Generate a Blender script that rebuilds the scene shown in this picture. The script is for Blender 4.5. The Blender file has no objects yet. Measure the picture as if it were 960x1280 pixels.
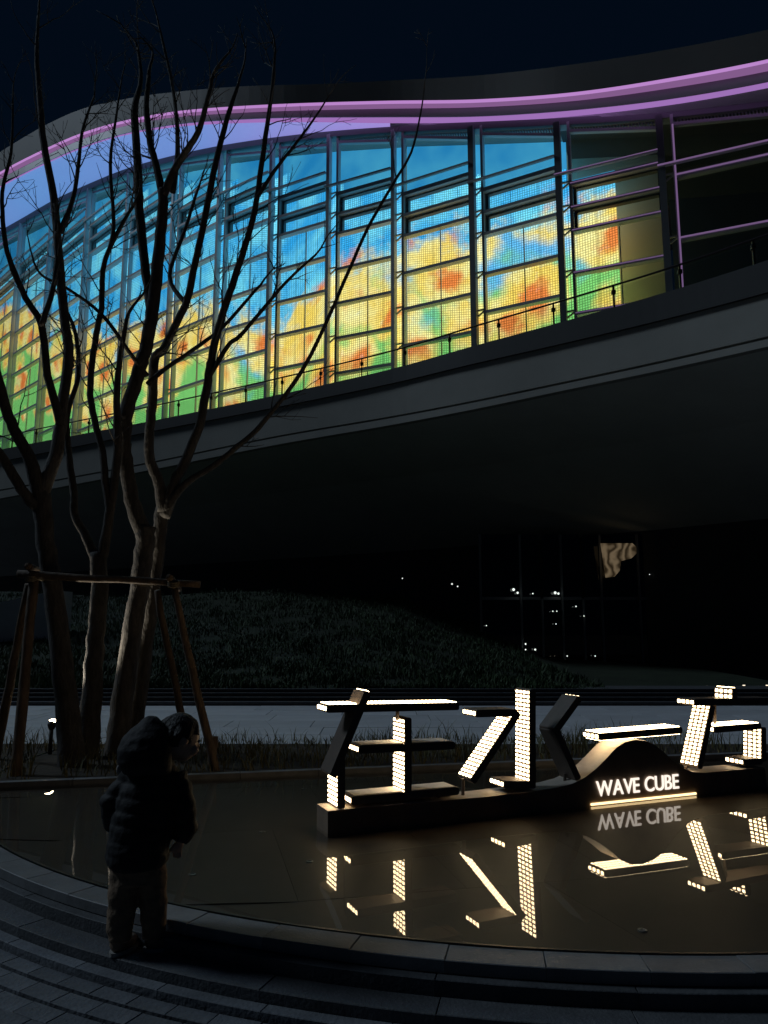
import bpy, math, random
import numpy as np
from mathutils import Vector, Matrix

random.seed(7)
rng = np.random.default_rng(7)
S = bpy.context.scene
COL = S.collection

# ------------------------------------------------------------------ camera
F, CX, CY, HOR, EYE = 960.0, 480.0, 640.0, 790.0, 1.5
PITCH = math.atan((HOR - CY) / F)
cam_d = bpy.data.cameras.new('camera')
cam_d.sensor_width = 36.0
cam_d.lens = 36.0 * F / 1280.0
cam_d.clip_start = 0.05
cam_d.clip_end = 2000
cam = bpy.data.objects.new('camera', cam_d)
cam.location = (0, 0, EYE)
cam.rotation_euler = (math.pi / 2 + PITCH, 0, 0)
COL.objects.link(cam)
S.camera = cam
S.render.resolution_x, S.render.resolution_y = 768, 1024

# ------------------------------------------------------------------ night sky
W = bpy.data.worlds.new('World')
S.world = W
W.use_nodes = True
wn = W.node_tree
bg = wn.nodes['Background']
bg.inputs['Color'].default_value = (0.09, 0.36, 0.92, 1)
bg.inputs['Strength'].default_value = 0.0085

# soft bluish fill added for ambient light, from the left (the only sun lamp)
sl = bpy.data.lights.new('fill_sun', 'SUN')
sl.energy = 0.56
sl.angle = math.radians(12)
sl.color = (0.66, 0.83, 1.0)
so = bpy.data.objects.new('fill_sun', sl)
so.rotation_euler = Vector((-0.76, 0.20, 0.64)).to_track_quat('Z', 'Y').to_euler()
so.location = (0, -10, 30)
COL.objects.link(so)

S.view_settings.view_transform = 'Standard'
S.view_settings.look = 'None'
S.view_settings.exposure = 0.0
S.view_settings.gamma = 1.0
S.cycles.transparent_max_bounces = 24
S.cycles.max_bounces = 8
S.cycles.sample_clamp_indirect = 4.0
S.cycles.caustics_reflective = False
S.cycles.caustics_refractive = False
S.cycles.use_denoising = True

# ------------------------------------------------------------------ geometry helpers
cp, sp_ = math.cos(PITCH), math.sin(PITCH)
def ray(px, py):
    u, v = px - CX, CY - py
    return Vector((u, F * cp - v * sp_, F * sp_ + v * cp))
def at(px, py, Y):            # point at world depth Y
    r = ray(px, py)
    k = Y / r.y
    return Vector((r.x * k, Y, EYE + r.z * k))
def onz(px, py, z):           # point at world height z
    r = ray(px, py)
    k = (z - EYE) / r.z
    return Vector((r.x * k, r.y * k, z))
def interp(x, xs, ys):
    return float(np.interp(x, xs, ys))

from bisect import bisect
def cr(x, xs, ys):               # smooth interpolation
    i = max(0, min(len(xs) - 2, bisect(xs, x) - 1))
    def sl(j):
        if j <= 0: return (ys[1] - ys[0]) / (xs[1] - xs[0])
        if j >= len(xs) - 1: return (ys[-1] - ys[-2]) / (xs[-1] - xs[-2])
        return (ys[j + 1] - ys[j - 1]) / (xs[j + 1] - xs[j - 1])
    h = xs[i + 1] - xs[i]; t = (x - xs[i]) / h
    return ((2 * t**3 - 3 * t**2 + 1) * ys[i] + (t**3 - 2 * t**2 + t) * h * sl(i) + (-2 * t**3 + 3 * t**2) * ys[i + 1] + (t**3 - t**2) * h * sl(i + 1))
WORLD = {}                    # world origin of each object that has children
class MB:
    def __init__(s):
        s.v, s.f, s.m, s.uv, s.uv2 = [], [], [], None, None
    def add(s, vs, fs, mi=0):
        o = len(s.v)
        s.v += [Vector(a) for a in vs]
        s.f += [tuple(i + o for i in q) for q in fs]
        s.m += [mi] * len(fs)
    def quad(s, a, b, c, d, mi=0): s.add([a, b, c, d], [(0, 1, 2, 3)], mi)
    def box8(s, p, mi=0):      # p: 4 bottom (ccw), 4 top
        s.add(p, [(3, 2, 1, 0), (4, 5, 6, 7), (0, 1, 5, 4), (1, 2, 6, 5), (2, 3, 7, 6), (3, 0, 4, 7)], mi)
    def box(s, lo, hi, mi=0):
        a, b = lo, hi
        s.box8([(a[0], a[1], a[2]), (b[0], a[1], a[2]), (b[0], b[1], a[2]), (a[0], b[1], a[2]),
                (a[0], a[1], b[2]), (b[0], a[1], b[2]), (b[0], b[1], b[2]), (a[0], b[1], b[2])], mi)
    def beam(s, p0, p1, w, h, side=None, mi=0):   # rectangular bar, side = direction of w
        p0, p1 = Vector(p0), Vector(p1)
        d = (p1 - p0).normalized()
        if side is None:
            side = d.cross(Vector((0, 0, 1)))
            if side.length < 1e-4: side = Vector((1, 0, 0))
        side = (Vector(side) - d * d.dot(Vector(side))).normalized()
        up = side.cross(d).normalized()
        a, b = side * w / 2, up * h / 2
        s.box8([p0 - a - b, p0 + a - b, p1 + a - b, p1 - a - b, p0 - a + b, p0 + a + b, p1 + a + b, p1 - a + b], mi)
    def tube(s, pts, rad, n=8, mi=0, cap=True):
        pts = [Vector(p) for p in pts]
        if not hasattr(rad, '__len__'): rad = [rad] * len(pts)
        o = len(s.v)
        prev = None
        for i, p in enumerate(pts):
            t = (pts[min(i + 1, len(pts) - 1)] - pts[max(i - 1, 0)]).normalized()
            if prev is None:
                a = t.orthogonal().normalized()
            else:
                a = (prev - t * prev.dot(t)).normalized()
            prev = a
            b = t.cross(a)
            for k in range(n):
                an = 2 * math.pi * k / n
                s.v.append(p + (a * math.cos(an) + b * math.sin(an)) * rad[i])
        for i in range(len(pts) - 1):
            for k in range(n):
                k2 = (k + 1) % n
                s.f.append((o + i * n + k, o + i * n + k2, o + (i + 1) * n + k2, o + (i + 1) * n + k)); s.m.append(mi)
        if cap:
            s.f.append(tuple(o + k for k in reversed(range(n)))); s.m.append(mi)
            e = o + (len(pts) - 1) * n
            s.f.append(tuple(e + k for k in range(n))); s.m.append(mi)
    def loft(s, rows, closed=False, mi=0):
        o = len(s.v); n = len(rows[0])
        for r in rows: s.v += [Vector(p) for p in r]
        for i in range(len(rows) - 1):
            for k in range(n if closed else n - 1):
                k2 = (k + 1) % n
                s.f.append((o + i * n + k, o + i * n + k2, o + (i + 1) * n + k2, o + (i + 1) * n + k)); s.m.append(mi)
    def prism(s, outline, ext, mi=0):      # outline: list of Vectors, ext: extrusion vector
        n = len(outline)
        vs = [Vector(p) for p in outline] + [Vector(p) + ext for p in outline]
        fs = [tuple(range(n)), tuple(reversed(range(n, 2 * n)))]
        fs += [((k + 1) % n, k, n + k, n + (k + 1) % n) for k in range(n)]
        s.add(vs, fs, mi)
    def build(s, name, mats, parent=None, smooth=False, origin=None):
        if not isinstance(mats, (list, tuple)): mats = [mats]
        co = np.array([tuple(v) for v in s.v])
        if origin is None:
            lo, hi = co.min(0), co.max(0)
            origin = Vector(((lo[0] + hi[0]) / 2, (lo[1] + hi[1]) / 2, lo[2]))
        else: origin = Vector(origin)
        me = bpy.data.meshes.new(name)
        me.from_pydata((co - np.array(origin)).tolist(), [], s.f)
        for m in mats: me.materials.append(m)
        if len(mats) > 1: me.polygons.foreach_set('material_index', s.m)
        if smooth: me.polygons.foreach_set('use_smooth', [True] * len(me.polygons))
        if s.uv is not None:
            l = me.uv_layers.new(name='UVMap')
            idx = np.zeros(len(me.loops), dtype=int); me.loops.foreach_get('vertex_index', idx)
            l.data.foreach_set('uv', np.array(s.uv)[idx].ravel())
            if s.uv2 is not None:
                l = me.uv_layers.new(name='Height'); l.data.foreach_set('uv', np.array(s.uv2)[idx].ravel())
        me.validate()
        return link(me, name, origin, parent)
def link(me, name, origin, parent=None):
    o = bpy.data.objects.new(name, me)
    COL.objects.link(o)
    WORLD[o.name] = Vector(origin)
    if parent is not None:
        o.parent = parent
        o.location = Vector(origin) - WORLD[parent.name]
    else:
        o.location = origin
    return o
def thing(name, loc, label, cat, group=None):
    o = bpy.data.objects.new(name, None)
    o.empty_display_size = 0.2
    COL.objects.link(o)
    o.location = loc
    WORLD[o.name] = Vector(loc)
    return tag(o, label, cat, group)
def tag(o, label=None, cat=None, group=None, kind=None):
    if label: o['label'] = label
    if cat: o['category'] = cat
    if group: o['group'] = group
    if kind: o['kind'] = kind
    return o
def solid(me_obj):            # recalc normals outward
    import bmesh
    bm = bmesh.new(); bm.from_mesh(me_obj.data)
    bmesh.ops.recalc_face_normals(bm, faces=bm.faces)
    bm.to_mesh(me_obj.data); bm.free()
    return me_obj

# ------------------------------------------------------------------ materials
def mat(name, col, rough=0.6, metal=0.0, var=0.0, scale=6.0, bump=0.0, bscale=40.0, spec=0.5, col2=None, vec='Object', stretch=None):
    m = bpy.data.materials.new(name); m.use_nodes = True
    nt = m.node_tree; b = nt.nodes['Principled BSDF']
    b.inputs['Roughness'].default_value = rough
    b.inputs['Metallic'].default_value = metal
    b.inputs['Specular IOR Level'].default_value = spec
    b.inputs['Base Color'].default_value = (*col, 1)
    tc = nt.nodes.new('ShaderNodeTexCoord')
    src = tc.outputs[vec]
    if vec == 'World':
        pass
    if stretch:
        mp = nt.nodes.new('ShaderNodeMapping'); mp.inputs['Scale'].default_value = stretch
        nt.links.new(src, mp.inputs['Vector']); src = mp.outputs['Vector']
    if var > 0 or col2:
        n = nt.nodes.new('ShaderNodeTexNoise'); n.inputs['Scale'].default_value = scale
        n.inputs['Detail'].default_value = 6; n.inputs['Roughness'].default_value = 0.65
        nt.links.new(src, n.inputs['Vector'])
        mx = nt.nodes.new('ShaderNodeMix'); mx.data_type = 'RGBA'
        c2 = col2 if col2 else tuple(c * (1 - var) for c in col)
        c1 = col if col2 else tuple(min(1, c * (1 + var)) for c in col)
        mx.inputs['A'].default_value = (*c2, 1); mx.inputs['B'].default_value = (*c1, 1)
        rp = nt.nodes.new('ShaderNodeMapRange')
        rp.inputs['From Min'].default_value = 0.3; rp.inputs['From Max'].default_value = 0.7
        nt.links.new(n.outputs['Fac'], rp.inputs['Value'])
        nt.links.new(rp.outputs['Result'], mx.inputs['Factor'])
        nt.links.new(mx.outputs['Result'], b.inputs['Base Color'])
        oi = nt.nodes.new('ShaderNodeObjectInfo')
        hs = nt.nodes.new('ShaderNodeHueSaturation')
        mr = nt.nodes.new('ShaderNodeMapRange')
        mr.inputs['To Min'].default_value = 1 - var * 0.6; mr.inputs['To Max'].default_value = 1 + var * 0.6
        nt.links.new(oi.outputs['Random'], mr.inputs['Value'])
        nt.links.new(mr.outputs['Result'], hs.inputs['Value'])
        nt.links.new(mx.outputs['Result'], hs.inputs['Color'])
        nt.links.new(hs.outputs['Color'], b.inputs['Base Color'])
    if bump > 0:
        n2 = nt.nodes.new('ShaderNodeTexNoise'); n2.inputs['Scale'].default_value = bscale; n2.inputs['Detail'].default_value = 5
        nt.links.new(src, n2.inputs['Vector'])
        bp = nt.nodes.new('ShaderNodeBump'); bp.inputs['Strength'].default_value = bump; bp.inputs['Distance'].default_value = 0.02
        nt.links.new(n2.outputs['Fac'], bp.inputs['Height'])
        nt.links.new(bp.outputs['Normal'], b.inputs['Normal'])
    return m
def emit(name, col, strength):
    m = bpy.data.materials.new(name); m.use_nodes = True
    nt = m.node_tree; nt.nodes.remove(nt.nodes['Principled BSDF'])
    e = nt.nodes.new('ShaderNodeEmission')
    e.inputs['Color'].default_value = (*col, 1); e.inputs['Strength'].default_value = strength
    nt.links.new(e.outputs[0], nt.nodes['Material Output'].inputs['Surface'])
    return m
def film(name, tint, ior, rough=0.0, bump=0.0, bscale=3.0):     # clear sheet: Fresnel mix of see-through and mirror
    m = bpy.data.materials.new(name); m.use_nodes = True
    nt = m.node_tree; nt.nodes.remove(nt.nodes['Principled BSDF'])
    t = nt.nodes.new('ShaderNodeBsdfTransparent'); t.inputs['Color'].default_value = (*tint, 1)
    g = nt.nodes.new('ShaderNodeBsdfGlossy'); g.inputs['Roughness'].default_value = rough
    fr = nt.nodes.new('ShaderNodeFresnel'); fr.inputs['IOR'].default_value = ior
    ge = nt.nodes.new('ShaderNodeNewGeometry'); im = nt.nodes.new('ShaderNodeMix')      # same reflectance on both sides of the sheet
    im.inputs['A'].default_value = ior; im.inputs['B'].default_value = 1.0 / ior
    nt.links.new(ge.outputs['Backfacing'], im.inputs['Factor']); nt.links.new(im.outputs['Result'], fr.inputs['IOR'])
    mx = nt.nodes.new('ShaderNodeMixShader')
    nt.links.new(fr.outputs[0], mx.inputs[0]); nt.links.new(t.outputs[0], mx.inputs[1]); nt.links.new(g.outputs[0], mx.inputs[2])
    nt.links.new(mx.outputs[0], nt.nodes['Material Output'].inputs['Surface'])
    if bump:
        n = nt.nodes.new('ShaderNodeTexNoise'); n.inputs['Scale'].default_value = bscale; n.inputs['Detail'].default_value = 2
        tc = nt.nodes.new('ShaderNodeTexCoord'); nt.links.new(tc.outputs['Object'], n.inputs['Vector'])
        bp = nt.nodes.new('ShaderNodeBump'); bp.inputs['Strength'].default_value = bump; bp.inputs['Distance'].default_value = 0.01
        nt.links.new(n.outputs['Fac'], bp.inputs['Height'])
        nt.links.new(bp.outputs['Normal'], g.inputs['Normal']); nt.links.new(bp.outputs['Normal'], fr.inputs['Normal'])
    return m

M = {}
M['ground'] = mat('ground_stone', (0.06, 0.06, 0.065), 0.8, var=0.3, scale=0.7)
M['granite'] = mat('grey_granite', (0.10, 0.105, 0.112), 0.7, var=0.25, scale=9, bump=0.25, bscale=60)
M['coping'] = mat('coping_granite', (0.20, 0.205, 0.21), 0.55, var=0.2, scale=8, bump=0.15, bscale=80)
M['paver'] = mat('grey_paver', (0.16, 0.172, 0.19), 0.75, var=0.3, scale=7, bump=0.3, bscale=50)
M['slot'] = mat('dark_joint', (0.012, 0.012, 0.014), 0.9)
M['poolfloor'] = mat('black_granite', (0.086, 0.062, 0.041), 0.5, var=0.2, scale=2.5)
M['steel'] = mat('brushed_steel', (0.45, 0.45, 0.44), 0.35, 0.9)
M['path'] = mat('pale_paving', (0.60, 0.62, 0.64), 0.6, var=0.12, scale=1.2)
M['soil'] = mat('soil', (0.05, 0.038, 0.025), 0.95, var=0.4, scale=10, bump=0.6, bscale=20)
M['lawnsoil'] = mat('lawn_soil', (0.02, 0.032, 0.014), 0.95, var=0.4, scale=1.5)
M['grass'] = mat('grass_blade', (0.034, 0.068, 0.020), 0.7, var=0.45, scale=0.9)
M['bedgrass'] = mat('dry_grass_blade', (0.13, 0.12, 0.05), 0.7, var=0.5, scale=2.0)
M['bark'] = mat('grey_bark', (0.10, 0.092, 0.084), 0.9, var=0.5, scale=14, bump=1.0, bscale=45, stretch=(1, 1, 0.35))
M['timber'] = mat('brown_timber', (0.15, 0.105, 0.070), 0.85, var=0.45, scale=14, bump=0.6, bscale=30, stretch=(1, 1, 0.3))
M['rope'] = mat('rope', (0.3, 0.25, 0.17), 0.9, var=0.3, scale=60, bump=0.6, bscale=120)
M['concrete'] = mat('fair_faced_concrete', (0.42, 0.41, 0.37), 0.8, var=0.10, scale=0.5)
M['cap'] = mat('dark_parapet_cladding', (0.035, 0.036, 0.037), 0.6, var=0.1, scale=1)
M['soffit'] = mat('soffit_plaster', (0.66, 0.68, 0.62), 0.85, var=0.1, scale=0.4)
M['roofclad'] = mat('roof_cladding', (0.40, 0.37, 0.35), 0.6, var=0.08, scale=0.4)
M['roofsoffit'] = mat('white_roof_soffit', (0.72, 0.72, 0.75), 0.7, var=0.04, scale=0.5)
M['aluminium'] = mat('grey_aluminium', (0.62, 0.63, 0.64), 0.45, 0.0, var=0.08, scale=1.0)
M['darkframe'] = mat('black_window_frame', (0.12, 0.125, 0.13), 0.5)
M['fin'] = mat('graphite_fin', (0.22, 0.23, 0.24), 0.5, 0.0)
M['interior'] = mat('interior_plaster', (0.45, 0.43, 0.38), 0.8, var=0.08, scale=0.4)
M['khaki'] = mat('khaki_glow_wall', (0.60, 0.56, 0.42), 0.8, var=0.08, scale=0.4)
M['darkwall'] = mat('dark_wall', (0.06, 0.062, 0.06), 0.7, var=0.2, scale=0.4)
M['glass'] = film('window_glass', (0.93, 0.95, 0.95), 1.5, 0.0)
M['darkglass'] = film('tinted_glass', (0.35, 0.37, 0.37), 1.6, 0.0)
M['water'] = film('still_water', (0.86, 0.87, 0.86), 1.55, 0.0, bump=0.02, bscale=2.5)
M['rail'] = mat('dark_rail', (0.03, 0.03, 0.03), 0.4, 0.6)
M['purple'] = emit('purple_led_cove', (0.58, 0.28, 0.70), 0.85)
M['purple3'] = emit('purple_cove_wash', (0.54, 0.25, 0.62), 0.42)
M['purple2'] = emit('lilac_led_strip', (0.56, 0.27, 0.78), 0.60)
M['frame_glow'] = emit('violet_frame_glow', (0.48, 0.28, 0.62), 0.32)  # emission standing for purple light on the right-hand frames
M['led'] = emit('warm_white_led', (1.0, 0.74, 0.42), 11.0)
M['paletop'] = mat('pale_bar_top', (0.82, 0.76, 0.66), 0.6)
M['signmetal'] = mat('bronze_sign_metal', (0.14, 0.11, 0.088), 0.5, 0.1, var=0.15, scale=12)
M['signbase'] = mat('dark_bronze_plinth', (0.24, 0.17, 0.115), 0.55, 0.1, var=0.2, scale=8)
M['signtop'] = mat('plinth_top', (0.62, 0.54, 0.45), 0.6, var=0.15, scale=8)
M['letter'] = emit('white_letter_light', (1.0, 0.88, 0.76), 1.15)
M['strip'] = emit('warm_strip_light', (1.0, 0.72, 0.36), 2.2)
M['lamp'] = emit('lamp_lens', (1.0, 0.80, 0.50), 30.0)
M['spark'] = emit('glint_bead', (0.9, 1.0, 0.92), 1.2)
M['pathlamp'] = emit('path_lamp', (1.0, 0.86, 0.65), 1.6)
M['black'] = mat('black_plastic', (0.02, 0.02, 0.02), 0.5)
M['jacket'] = mat('black_jacket_cloth', (0.011, 0.011, 0.012), 0.75, var=0.3, scale=12, bump=0.4, bscale=25)
M['trouser'] = mat('brown_corduroy', (0.25, 0.17, 0.11), 0.9, var=0.3, scale=20, bump=0.5, bscale=30)
M['shoe'] = mat('brown_boot', (0.22, 0.15, 0.10), 0.55, var=0.2, scale=20)
M['sole'] = mat('shoe_sole', (0.35, 0.33, 0.3), 0.7)
M['skin'] = mat('skin', (0.55, 0.36, 0.26), 0.55, var=0.06, scale=20)
M['hair'] = mat('black_hair', (0.02, 0.015, 0.012), 0.6, var=0.3, scale=60, bump=0.6, bscale=90, stretch=(1, 1, 0.2))
M['eye'] = mat('eye', (0.02, 0.015, 0.012), 0.2)
M['lip'] = mat('lip', (0.42, 0.20, 0.17), 0.5)

# media screen: LED dots over a slowly mixing flower-like picture
def screen_mat():
    m = bpy.data.materials.new('media_screen_leds'); m.use_nodes = True
    nt = m.node_tree; N = nt.nodes.new; L = nt.links.new
    nt.nodes.remove(nt.nodes['Principled BSDF'])
    uv = N('ShaderNodeUVMap'); uv.uv_map = 'UVMap'
    sx = N('ShaderNodeSeparateXYZ'); L(uv.outputs[0], sx.inputs[0])
    def math_(op, a, b=None, c=None):
        n = N('ShaderNodeMath'); n.operation = op
        for i, q in enumerate((a, b, c)):
            if q is None: continue
            if isinstance(q, (int, float)): n.inputs[i].default_value = q
            else: L(q, n.inputs[i])
        return n.outputs[0]
    def noise(scale, detail=3, off=(0, 0, 0), rough=0.55, dist=0.0):
        mp = N('ShaderNodeMapping'); mp.inputs['Location'].default_value = off
        L(uv.outputs[0], mp.inputs['Vector'])
        n = N('ShaderNodeTexNoise'); n.inputs['Scale'].default_value = scale; n.inputs['Detail'].default_value = detail
        n.inputs['Roughness'].default_value = rough; n.inputs['Distortion'].default_value = dist
        L(mp.outputs[0], n.inputs['Vector']); return n.outputs['Fac']
    def rng_(v, a, b):
        n = N('ShaderNodeMapRange'); n.interpolation_type = 'SMOOTHSTEP'
        n.inputs['From Min'].default_value = a; n.inputs['From Max'].default_value = b
        L(v, n.inputs['Value']); return n.outputs['Result']
    def mix(f, a, b):
        n = N('ShaderNodeMix'); n.data_type = 'RGBA'
        L(f, n.inputs['Factor'])
        for k, q in (('A', a), ('B', b)):
            if isinstance(q, tuple): n.inputs[k].default_value = (*q, 1)
            else: L(q, n.inputs[k])
        return n.outputs['Result']
    v = sx.outputs['Y']
    blue = mix(rng_(noise(0.55, 4, (3, 1, 0)), 0.35, 0.68), (0.03, 0.36, 0.76), (0.17, 0.68, 0.88))
    # lower picture: yellow field, orange hearts, green and blue drifts, white flecks
    yel = mix(rng_(noise(0.8, 4, (9, 4, 0)), 0.35, 0.7), (0.92, 0.66, 0.12), (0.93, 0.86, 0.36))
    # loose round flowers: orange heart, yellow petals, blue and green between
    nz_ = N('ShaderNodeTexNoise'); nz_.inputs['Scale'].default_value = 0.9; nz_.inputs['Detail'].default_value = 5
    L(uv.outputs[0], nz_.inputs['Vector'])
    ad = N('ShaderNodeVectorMath'); ad.operation = 'MULTIPLY_ADD'
    L(nz_.outputs['Color'], ad.inputs[0]); ad.inputs[1].default_value = (1.5, 1.5, 0); L(uv.outputs[0], ad.inputs[2])
    vo = N('ShaderNodeTexVoronoi'); vo.voronoi_dimensions = '2D'; vo.feature = 'SMOOTH_F1'; vo.inputs['Scale'].default_value = 0.46
    vo.inputs['Smoothness'].default_value = 0.25; vo.inputs['Randomness'].default_value = 0.85
    L(ad.outputs[0], vo.inputs['Vector'])
    dist = math_('ADD', vo.outputs['Distance'], math_('MULTIPLY_ADD', noise(2.2, 5, (4, 44, 0), 0.6), 0.30, -0.15))
    heart = math_('SUBTRACT', 1.0, rng_(dist, 0.10, 0.34))
    c = mix(math_('MULTIPLY', heart, rng_(noise(0.5, 1, (61, 3, 0)), 0.30, 0.48)), yel, (0.80, 0.22, 0.05))
    whi = rng_(noise(1.6, 6, (51, 7, 0), 0.65), 0.56, 0.76)
    c = mix(math_('MULTIPLY', whi, 0.45), c, (0.72, 0.84, 0.84))
    low = math_('MULTIPLY_ADD', v, -0.085, -0.08)          # grows downwards
    gap = mix(rng_(math_('ADD', noise(0.45, 3, (71, 29, 0)), low), 0.42, 0.66), (0.12, 0.48, 0.84), (0.20, 0.60, 0.16))
    c = mix(rng_(math_('ADD', dist, low), 0.52, 0.80), c, gap)
    edge = math_('ADD', v, math_('MULTIPLY_ADD', noise(0.75, 7, (5, 61, 0), 0.65), 4.6, -2.3))
    up = rng_(edge, -0.6, 0.6)
    c = mix(up, c, blue)
    # LED lattice
    px = math_('PINGPONG', math_('MULTIPLY', sx.outputs['X'], 11.5), 0.5)
    py = math_('PINGPONG', math_('MULTIPLY', v, 11.5), 0.5)
    d = math_('MULTIPLY', rng_(px, 0.03, 0.30), rng_(py, 0.03, 0.30))
    s = math_('MULTIPLY_ADD', d, 1.0, 0.68)
    s = math_('MULTIPLY', s, math_('MULTIPLY_ADD', noise(9.0, 2, (2, 2, 0)), 0.7, 0.65))
    # module seams
    sm = math_('PINGPONG', math_('MULTIPLY', sx.outputs['X'], 1.0), 0.5)
    s = math_('MULTIPLY', s, math_('MULTIPLY_ADD', rng_(sm, 0.0, 0.03), 0.5, 0.5))
    uh = N('ShaderNodeUVMap'); uh.uv_map = 'Height'
    sh_ = N('ShaderNodeSeparateXYZ'); L(uh.outputs[0], sh_.inputs[0])
    hi = rng_(math_('ADD', sh_.outputs['Y'], math_('MULTIPLY', noise(14.0, 2, (8, 8, 0)), 0.25)), 0.10, 0.14)
    c = mix(hi, c, mix(rng_(noise(0.35, 3, (90, 9, 0)), 0.3, 0.7), (0.02, 0.28, 0.64), (0.08, 0.48, 0.76)))  # smooth upper zone: blue ceiling glow put into the screen picture
    inv = math_('SUBTRACT', 1.0, hi)
    s = math_('ADD', math_('MULTIPLY', s, inv), math_('MULTIPLY', hi, 0.85))
    e = N('ShaderNodeEmission'); L(c, e.inputs['Color']); L(s, e.inputs['Strength'])
    L(e.outputs[0], nt.nodes['Material Output'].inputs['Surface'])
    return m
M['screen'] = screen_mat()
def soffit_glow_mat():               # roof soffit, its blue to lilac light put in as emission
    m = bpy.data.materials.new('glowing_soffit'); m.use_nodes = True
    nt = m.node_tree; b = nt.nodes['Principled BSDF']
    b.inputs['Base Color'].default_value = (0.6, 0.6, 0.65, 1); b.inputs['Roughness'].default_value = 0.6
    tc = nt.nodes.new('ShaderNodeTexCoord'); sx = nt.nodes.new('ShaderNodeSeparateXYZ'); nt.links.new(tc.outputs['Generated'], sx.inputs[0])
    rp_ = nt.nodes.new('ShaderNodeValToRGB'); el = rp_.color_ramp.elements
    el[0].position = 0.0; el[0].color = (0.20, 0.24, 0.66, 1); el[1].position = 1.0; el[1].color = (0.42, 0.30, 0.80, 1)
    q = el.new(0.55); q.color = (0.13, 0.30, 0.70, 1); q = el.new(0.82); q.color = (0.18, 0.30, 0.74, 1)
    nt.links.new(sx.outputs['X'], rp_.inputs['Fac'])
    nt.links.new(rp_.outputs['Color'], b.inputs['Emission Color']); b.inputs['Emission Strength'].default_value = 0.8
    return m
M['soffit_glow'] = soffit_glow_mat()

# ================================================================== SETTING: ground, plaza, pool, path, lawn
g = MB(); g.quad((-400, -300, -0.06), (400, -300, -0.06), (400, 600, -0.06), (-400, 600, -0.06))
tag(g.build('ground', M['ground']), kind='structure')

PC, PR = Vector((1.34, 8.417, 0)), 5.05            # pool circle
RIM = 0.20
def polar(r, a, z): return Vector((PC.x + r * math.sin(a), PC.y - r * math.cos(a), z))
def ring_block(r0, r1, a0, a1, z0, z1, bev=0.003, seg=3):
    m = MB()
    rows = []
    for k in range(seg + 1):
        a = a0 + (a1 - a0) * k / seg
        da = bev / r1
        aa = min(max(a, a0 + da), a1 - da)
        rows.append([polar(r0, a, z0), polar(r0, a, z1 - bev), polar(r0 + bev, aa, z1), polar(r1 - bev, aa, z1), polar(r1, a, z1 - bev), polar(r1, a, z0)])
    m.loft(rows)
    n = 6
    m.f.append(tuple(range(n))); m.m.append(0)
    m.f.append(tuple(reversed([seg * n + k for k in range(n)]))); m.m.append(0)
    return m
def ring(name, r0, r1, z0, z1, a0, a1, seg=64):
    m = MB(); rows = []
    for k in range(seg + 1):
        a = a0 + (a1 - a0) * k / seg
        rows.append([polar(r0, a, z0), polar(r0, a, z1), polar(r1, a, z1), polar(r1, a, z0)])
    m.loft(rows, closed=True)
    return m

pool = ring('pool_rim', PR + 0.005, PR + 0.10, -0.05, RIM - 0.035, -math.pi * 0.62, math.pi * 0.6).build('pool_rim', M['slot'])
tag(pool, kind='structure')
def course(parent, name, r0, r1, z0, z1, L, material, a_lo, a_hi, gap=0.0014, jit=0.0, zj=0.0, off=0.0):
    k = 0
    a = a_lo + off * L / r1
    while a < a_hi:
        l = L * (1 + random.uniform(-jit, jit))
        a2 = a + l / r1
        m = ring_block(r0, r1, a + gap / r1 / 2, a2 - gap / r1 / 2, z0, z1 + random.uniform(-zj, zj))
        solid(m.build(name, material, parent))
        a = a2; k += 1
A0, A1 = -0.98, 0.42
course(pool, 'coping_stone', PR, PR + 0.16, RIM - 0.05, RIM, 0.40, M['coping'], A0, A1, zj=0.0015)
course(pool, 'coping_stone', PR, PR + 0.16, RIM - 0.05, RIM, 0.80, M['coping'], A1 + 0.01, 1.7)
e = ring('e', PR - 0.022, PR - 0.006, 0.0, RIM + 0.004, -1.9, 1.9, 120).build('metal_edge', M['rail'], pool)
steps = ring('steps', PR + 0.10, PR + 0.43, -0.055, -0.03, -1.4, 1.0).build('steps', M['slot'])
tag(steps, kind='structure')
course(steps, 'step_stone', PR + 0.10, PR + 0.213, 0.0, 0.145, 0.75, M['granite'], A0, A1, zj=0.001, off=0.3, jit=0.05)
course(steps, 'step_stone', PR + 0.215, PR + 0.358, 0.0, 0.085, 0.75, M['granite'], A0, A1, zj=0.001, off=0.7, jit=0.05)
course(steps, 'step_stone', PR + 0.36, PR + 0.425, 0.0, 0.040, 0.5, M['paver'], A0, A1, zj=0.001, off=0.1, jit=0.05)
plaza = MB()
plaza.quad((-6, -4, -0.035), (5, -4, -0.035), (5, 4.4, -0.035), (-6, 4.4, -0.035))
plaza = plaza.build('plaza', M['slot'])
tag(plaza, kind='structure')
r = PR + 0.440
for i, w in enumerate((0.085, 0.10, 0.10, 0.10, 0.10, 0.10, 0.10, 0.11, 0.11)):
    gp = 0.016 if i < 2 else 0.003
    course(plaza, 'paver', r, r + w, -0.04, 0.012 - (0.006 * min(i, 2)), 0.20, M['paver'], -0.74, 0.02, gap=0.0012, zj=0.001, off=random.random(), jit=0.02)
    r += w + gp

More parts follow.
